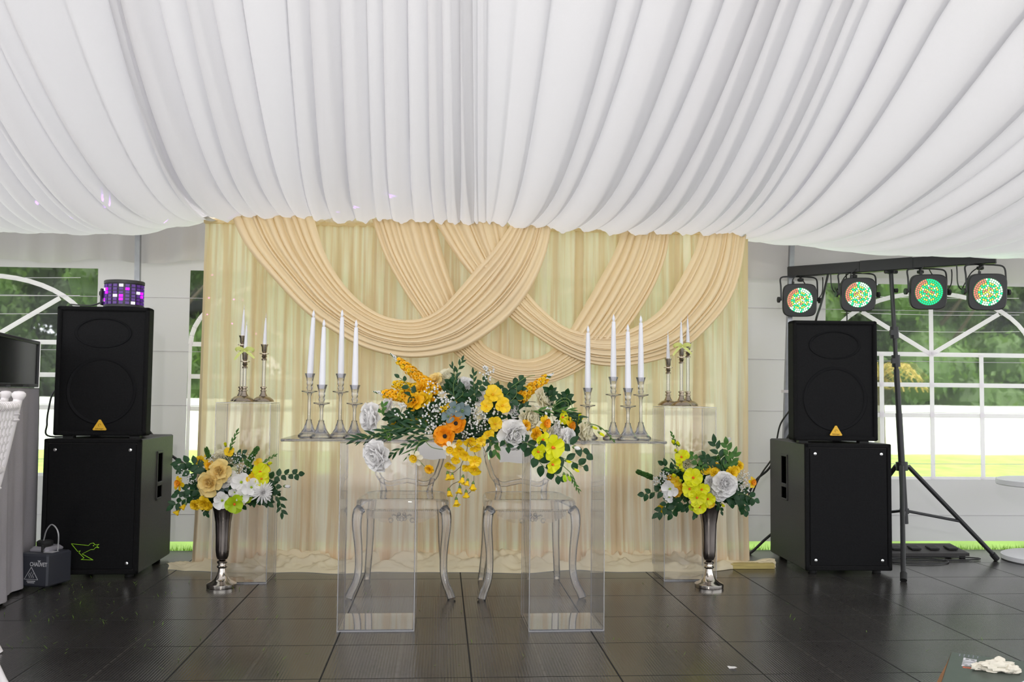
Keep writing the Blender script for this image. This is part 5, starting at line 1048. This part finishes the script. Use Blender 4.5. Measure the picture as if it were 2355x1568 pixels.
# --- foot controller on the floor
q0, q1 = F(2052, 1284), F(2218, 1280); w = q1.x-q0.x
FC = empty('foot_controller', ((q0.x+q1.x)/2, q0.y+.11, 0), .0, 'flat black pedal board on the floor behind the tripod legs', 'pedal board')
m = MB(); m.prism([(-.11, .012), (.11, .012), (.11, .055), (-.11, .03)], w, Matrix.Translation((-w/2, 0, 0)) @ Matrix.Rotation(-PI/2, 4, 'Z') @ Matrix.Scale(-1, 4, (1, 0, 0))); m.build('board', 'subside', FC, smooth=False)
for k in range(4): MB().box((-w*.36+w*.24*k, -.02, .049), (.06, .07, .012), Matrix.Rotation(.11, 3, 'X'), bev=.003).build('pedal', 'rubber', FC)
for sx in (-1, 1):
    for sy in (-1, 1): MB().box((sx*w*.44, sy*.08, .007), (.03, .02, .014)).build('rubber_foot', 'rubber', FC)
# ================================================================== FOG MACHINE
f0, f1 = F(58, 1350), F(143, 1349); w = f1.x-f0.x; hgt = PX(88, f0.y)
FM = empty('fog_machine', ((f0.x+f1.x)/2-.005, f0.y+.045, 0), math.radians(-15), 'small charcoal fog machine on the floor before the left subwoofer', 'fog machine')
MB().box((0, -.02, .012+hgt*.40), (w, .18, hgt*.8), bev=.008).build('housing', 'fog', FM, auto=.5)
MB().box((-.02, .02, .012+hgt*.83), (w*.62, .13, hgt*.16), bev=.012).build('fluid_tank', 'fog_top', FM, auto=.5)
MB().lathe([(.001, 0), (.036, 0), (.038, .004), (.038, .02), (.03, .026), (.001, .026)], 24, c=(-.03, .02, .012+hgt*.91)).build('tank_cap', 'rubber', FM)
MB().tube(resample([(-.03, .01, hgt+.02), (-.01, 0, hgt+.07), (.02, 0, hgt+.1), (.055, 0, hgt+.06), (.055, 0, hgt*.8)], 24), .0035, 8).build('fluid_hose', 'acrylic_edge', FM)
MB().box((.006, -.02, .012+hgt*.87), (.012, .06, hgt*.22), bev=.003).build('handle_post', 'rubber', FM)
MB().lathe([(.004, 0), (.018, 0), (.020, .006), (.012, .008), (.004, .002)], 24, c=(-w*.34, -.111, hgt*.28), R=Matrix.Rotation(PI/2, 3, 'X')).build('nozzle', 'rubber', FM)
m = MB(); m.use(M['white_ink']); yy = -.1125
t0 = [(-.036, hgt*.25), (.036, hgt*.25), (0, hgt*.25+.058)]
for a_, b_ in zip(t0, t0[1:]+t0[:1]): m.tube([(a_[0], yy, a_[1]), (b_[0], yy, b_[1])], .0013, 4)
for k in (-1, 0, 1): m.tube([(k*.010+.003*math.sin(t*1.6), yy, hgt*.25+.006+.0058*t*(1 if k == 0 else .85)) for t in range(6)], .001, 4)
m.box((0, yy, hgt*.25-.008), (.045, .001, .004)); m.box((0, yy, hgt*.25-.015), (.036, .001, .004))
text_mesh(m, 'CHAUVET', .026, Matrix.Translation((w*.22, yy, hgt*.62)) @ FACE, .0007, .78); m.prism([(-.009+w*.24, hgt*.72), (.009+w*.24, hgt*.72), (w*.24, hgt*.67)], .001, Matrix.Translation((0, yy, 0))); m.build('printed_marks', None, FM, smooth=False)
MB().box((w*.25, -.03, hgt*.805+.012), (.05, .05, .001)).build('warning_sticker', 'white_ink', FM)
for k, lab in enumerate(('black cable lying behind the fog machine, nearest the floor edge', 'black cable curling left of the fog machine')):
    g = F(20+10*k, 1318-18*k); cable([(g.x-.25, g.y+.05, .006), (g.x-.05, g.y-.03*k, .03*k+.006), (g.x+.06, g.y+.02, .006+.04*k), (g.x+.13, g.y+.03, .05)], .005, lab)
# ================================================================== LEFT TABLE WITH SCREEN
Yt = 5.0; zt2 = .955
A, B = P(110, 830, 5.08), P(8, 815, 4.2); v = (A-B); v.z = 0; vn = v.normalized(); nn_ = Vector((vn.y, -vn.x, 0)); tc_ = A-vn*.54-nn_*.315
TBL = empty('console_table', (tc_.x, tc_.y, 0), math.atan2(vn.y, vn.x), 'tall table under a grey lilac cloth at the far left', 'table')
def skirt(m, w, d, z0, z1):
    per = [(-w, -d), (w, -d), (w, d), (-w, d), (-w, -d)]; pts = resample([(x, y, 0) for x, y in per], 5)
    dense = []
    for a_, b_ in zip(per, per[1:]):
        for k in range(40): dense.append((a_[0]+(b_[0]-a_[0])*k/40, a_[1]+(b_[1]-a_[1])*k/40))
    n = len(dense); vs = []
    for j, z in enumerate((z1, z1-.01, z1-.15, z1-.4, z0+.2, z0)):
        for i, (x, y) in enumerate(dense):
            k = (0, .002, .006, .01, .014, .018)[j]*(1+math.sin(i*.55)+.5*math.sin(i*1.3)); l = math.hypot(x, y); vs.append((x*(1+k/l)*(1+.02*j/5*-1), y*(1+k/l), z))
    m.add(vs, [[j*n+i, j*n+(i+1) % n, (j+1)*n+(i+1) % n, (j+1)*n+i] for j in range(5) for i in range(n)]+[list(range(n))])
m = MB(); skirt(m, .54, .28, .015, zt2); m.build('table_cloth', 'cloth', TBL, auto=3)
MB().box((0, 0, zt2-.02), (1.04, .52, .02)).build('table_board', 'table_white', TBL)
for sx in (-1, 1):
    for sy in (-1, 1): MB().tube([(sx*.48, sy*.22, 0), (sx*.48, sy*.22, zt2-.03)], .02, 8).build('leg', 'steel', TBL)
zb = zt2+.0045; zh = PX(103, 5.0); L_ = .98; c = A-vn*(L_/2+.0)-nn_*.05
SC = empty('monitor', (c.x, c.y, zb), math.atan2(vn.y, vn.x), 'black-framed flat screen standing on the grey draped table', 'screen')
m = MB(); fb = .016
for z_ in (fb/2+.0, zh-fb/2): m.box((0, 0, z_), (L_, .022, fb), bev=.002)
for s in (-1, 1): m.box((s*(L_/2-fb/2), 0, zh/2), (fb, .022, zh), bev=.002)
m.box((0, .008, zh/2), (L_-.01, .008, zh-.01)); m.build('frame', 'matte', SC, auto=.5)
MB().box((0, -.001, zh/2), (L_-2*fb, .004, zh-2*fb)).build('display', 'screen', SC, smooth=False)
for s in (-1, 1): MB().box((s*.16, .03, .004), (.03, .12, .008)).build('stand_foot', 'matte', SC)
# ================================================================== WHITE CHIAVARI CHAIRS (left edge)
def chiavari():
    root = empty('chiavari_chair'); w, d = .185, .19
    MB().box((0, 0, .452), (.40, .40, .022), bev=.008).build('seat', 'chairwhite', root)
    def ringed(m, a, b, r, rings):
        a, b = Vector(a), Vector(b); m.tube([a, b], r, 10); dv = (b-a)
        for t in rings:
            for q in (-.012, 0.012): c_ = a+dv*t+dv.normalized()*q; m.tube([c_-dv.normalized()*.004, c_+dv.normalized()*.004], r*1.4, 10)
    for sx in (-1, 1):
        m = MB(); m.tube(resample([(sx*w, .30, 0), (sx*w, .235, .15), (sx*w, .195, .44), (sx*w, .245, .70), (sx*w, .285, .915)], 24), .0135, 12)
        for z, y in ((.13, .242), (.25, .217), (.36, .2), (.52, .205), (.65, .232), (.86, .275)):
            for q in (-.009, .009): m.lathe([(.0135, -.005), (.018, 0), (.0135, .005)], 12, c=(sx*w, y, z+q), cap=False)
        m.build('rear_post', 'chairwhite', root)
        MB().lathe([(.001, -.012), (.012, -.012), (.017, -.006), (.021, .002), (.021, .008), (.014, .015), (.001, .017)], 16, c=(sx*w, .287, .925)).build('finial', 'chairwhite', root)
        m = MB(); ringed(m, (sx*w, -.2, 0), (sx*w, -.19, .45), .0125, (.25, .6, .9)); m.build('front_leg', 'chairwhite', root)
    for z, y in ((.895, .281), (.70, .245), (.545, .212)):
        m = MB(); ringed(m, (-w, y, z), (w, y, z), .0105, (.08, .2, .35, .5, .65, .8, .92)); m.build('back_rail', 'chairwhite', root)
    for k in range(6):
        x = -w+.05+k*(2*w-.1)/5; m = MB(); ringed(m, (x, .245, .70), (x, .281, .895), .0078, (.25, .5, .75)); m.build('spindle', 'chairwhite', root)
    for z, y0_, in ((.12, .243), (.25, .217)):
        for sx in (-1, 1): m = MB(); ringed(m, (sx*w, -.195, z), (sx*w, y0_, z), .0085, (.1, .5, .9)); m.build('stretcher', 'chairwhite', root)
        m = MB(); ringed(m, (-w, y0_, z+.03), (w, y0_, z+.03), .0085, (.1, .5, .9)); m.build('stretcher', 'chairwhite', root)
    return root
CC = chiavari(); rz = math.radians(-77); CC.rotation_euler.z = rz
def loc_for(px, py, Y, lx, ly, rz):
    t = P(px, py, Y); q = Matrix.Rotation(rz, 3, 'Z') @ Vector((lx, ly, 0)); return (t.x-q.x, t.y-q.y, 0)
CC.location = loc_for(43, 915, 3.1, -.185, .287, rz); tag(CC, 'nearer white chiavari chair cut off by the left edge of the photo', 'chair', 'white chiavari chairs')
C2 = copy_tree(CC); C2.location = loc_for(13, 913, 3.62, -.185, .287, rz); tag(C2, 'white chiavari chair just behind the nearer one at the left edge', 'chair', 'white chiavari chairs')
# ================================================================== LOW ROUND TABLE (right edge)
rt = P(2308, 1125, 5.45); R0 = .30
LT = empty('round_table', (rt.x+R0, 5.45, 0), 0, 'low white round table at the right edge by the tent window', 'table'); zt3 = P(2330, 1108, 5.3).z
MB().lathe([(.001, zt3-.035), (R0-.004, zt3-.035), (R0, zt3-.03), (R0, zt3-.003), (R0-.004, zt3), (.001, zt3)], 64).build('table_top', 'table_white', LT, auto=.5)
MB().lathe([(.001, .035), (.035, .035), (.03, .07), (.03, zt3-.06), (.06, zt3-.035), (.001, zt3-.035)], 24).build('column', 'table_white', LT)
MB().lathe([(.001, 0), (R0-.03, 0), (R0-.02, .006), (R0-.02, .03), (R0-.03, .035), (.001, .036)], 64).build('base', 'table_white', LT, auto=.5)
# ================================================================== CARTON (bottom right)
zc = .16; c0, c1 = F(2188, 1501, zc), F(2355, 1522, zc); vx = (c1-c0); vx.z = 0; ang = math.atan2(vx.y, vx.x); wbx, dbx = .52, .38
BX = empty('carton', (0, 0, 0), ang, 'dark green printed carton on the floor at the lower right corner', 'box'); RB = Matrix.Rotation(ang, 3, 'Z')
cpos = c0+RB @ Vector((wbx/2, -dbx/2, 0)); BX.location = (cpos.x, cpos.y, 0)
MB().box((0, 0, zc/2-.001), (wbx, dbx, zc-.002)).build('carton_body', 'boxgreen', BX, smooth=False)
MB().grid(12, 4, lambda i, j: (-wbx/2-.0-.045*math.sin(PI*.5*(1-j/3))*(.4+.6*math.sin(PI*i/11)), dbx/2-dbx*i/11, zc+.004-.12*(1-j/3))).build('side_flap', 'card', BX)
m = MB(); m.use(M['boxgreen']); m.box((0, 0, zc+.0005), (wbx, dbx, .003)); m.use(M['boxwhite']); m.prism([(.02, -dbx/2), (wbx/2, -dbx/2), (wbx/2, dbx/2-.09), (-.10+.03, dbx/2-.12)], -.0006, Matrix.Translation((0, 0, zc+.0022)) @ Matrix.Rotation(-PI/2, 4, 'X') @ Matrix.Scale(-1, 4, (0, 0, 1)))
m.use(M['boxgrey'])
for ex, ey, ea in ((-.0, .05, .05), (.06, .03, .045)): m.lathe([(.001, 0), (ea, 0), (ea, .0006), (.001, .0006)], 24, c=(ex, ey, zc+.0032), R=Matrix.Diagonal((1, .45, 1)))
m.build('printed_lid', None, BX, smooth=False)
m = MB(); TX = Matrix.Translation((-wbx/2+.058, dbx/2-.105, zc+.0024)) @ Matrix.Rotation(PI/2, 4, 'Z')
m.use(M['boxwhite']); text_mesh(m, 'CHAUVET', .052, TX, .0006, .46); m.use(M['orange_ink']); TO = Matrix.Translation((-wbx/2+.058, dbx/2-.163, zc+.0024)) @ Matrix.Rotation(PI/2, 4, 'Z')
text_mesh(m, 'DJ', .04, TO, .001, .5)
m.use(M['boxwhite'])
m.add([TX @ Vector(v) for v in ((0, -.026, .0006), (.012, -.060, .0006), (-.012, -.060, .0006))], [[0, 1, 2]])
m.use(M['boxgrey'])
for k in range(5): m.box((-wbx/2+.025+k*.0125, dbx/2-.024, zc+.0026), (.003, .034 if k % 2 else .026, .0005))
m.build('printed_lettering', None, BX, smooth=False)
tp = F(2295, 1545, zc); m = MB()
for (cx_, cy_, rr_, sx_, sy_, sd_) in ((0, 0, .030, 1.5, .8, 1), (-.045, .012, .017, 1.5, .7, 5), (.03, -.02, .020, 1.2, .8, 9)):
    q = MB().ball((0, 0, 0), 1, 26, 18)
    for v_ in q.v:
        V = Vector(v_); k_ = 1+.55*noise.noise(V*2.1+Vector((sd_, 0, 0)))+.30*abs(noise.noise(V*5+Vector((0, sd_, 0))))
        V = Vector((V.x*sx_, V.y*sy_, V.z*.62))*rr_*k_; m.v.append((V.x+cx_, V.y+cy_, max(0.001, V.z+rr_*.5)))
    o_ = len(m.v)-len(q.v); m.f += [[a_+o_ for a_ in f_] for f_ in q.f]; m.mi += [0]*len(q.f)
o = m.build('tissue', 'paper'); o.location = (tp.x, tp.y, zc+.0022); tag(o, 'crumpled cream tissue lying on the green carton', 'tissue')
g = F(1684, 1537); m = MB(); m.grid(6, 5, lambda i, j: (.014*(i/5-.5)*2+.003*noise.noise(Vector((i, j, 1))), .012*(j/4-.5)*2, .003+.006*abs(noise.noise(Vector((i*.9, j*.9, 3)))))); o = m.build('paper_scrap', 'white_petal'); o.location = (g.x, g.y, 0); tag(o, 'tiny crumpled white paper scrap on the dark floor', 'paper scrap')
# ---- blown grass clippings on the floor, and the strip of grass under the tent wall
m = MB(); R7 = random.Random(12)
def blade(x, y, L_, h):
    a = R7.uniform(0, 6.28); d = Vector((math.cos(a)*L_, math.sin(a)*L_, h)); s = Vector((-math.sin(a), math.cos(a), 0))*.0012; b = Vector((x, y, .001)); m.add([b-s, b+s, b+d*.6+s*.7, b+d, b+d*.6-s*.7], [[0, 1, 2, 3, 4]])
for k in range(170):
    if R7.random() < .6: px, py = R7.gauss(230, 200), R7.choice([1420, 1480, 1360, 1345])+R7.gauss(0, 8)
    else: px, py = R7.uniform(0, 2300), R7.uniform(1330, 1560)
    if py < 1325: continue
    p = F(px, py); blade(p.x, p.y, R7.uniform(.008, .022), R7.uniform(.001, .014))
o = m.build('grass_clippings', 'grass', smooth=False); tag(o, 'loose green grass clippings scattered over the dark floor', 'grass', kind='stuff')
m = MB()
for k in range(5200):
    x = R7.uniform(-4, 5); y = 5.885+R7.random()*.22; a = R7.uniform(0, 6.28); h = R7.uniform(.02, .05); s = Vector((.002, 0, 0)); b = Vector((x, y, -.036)); m.add([b-s, b+s, b+Vector((math.cos(a)*.012, math.sin(a)*.012, h))], [[0, 1, 2]])
o = m.build('grass_strip', 'grass', smooth=False); tag(o, 'strip of green grass growing along the foot of the tent wall', 'grass', kind='stuff')
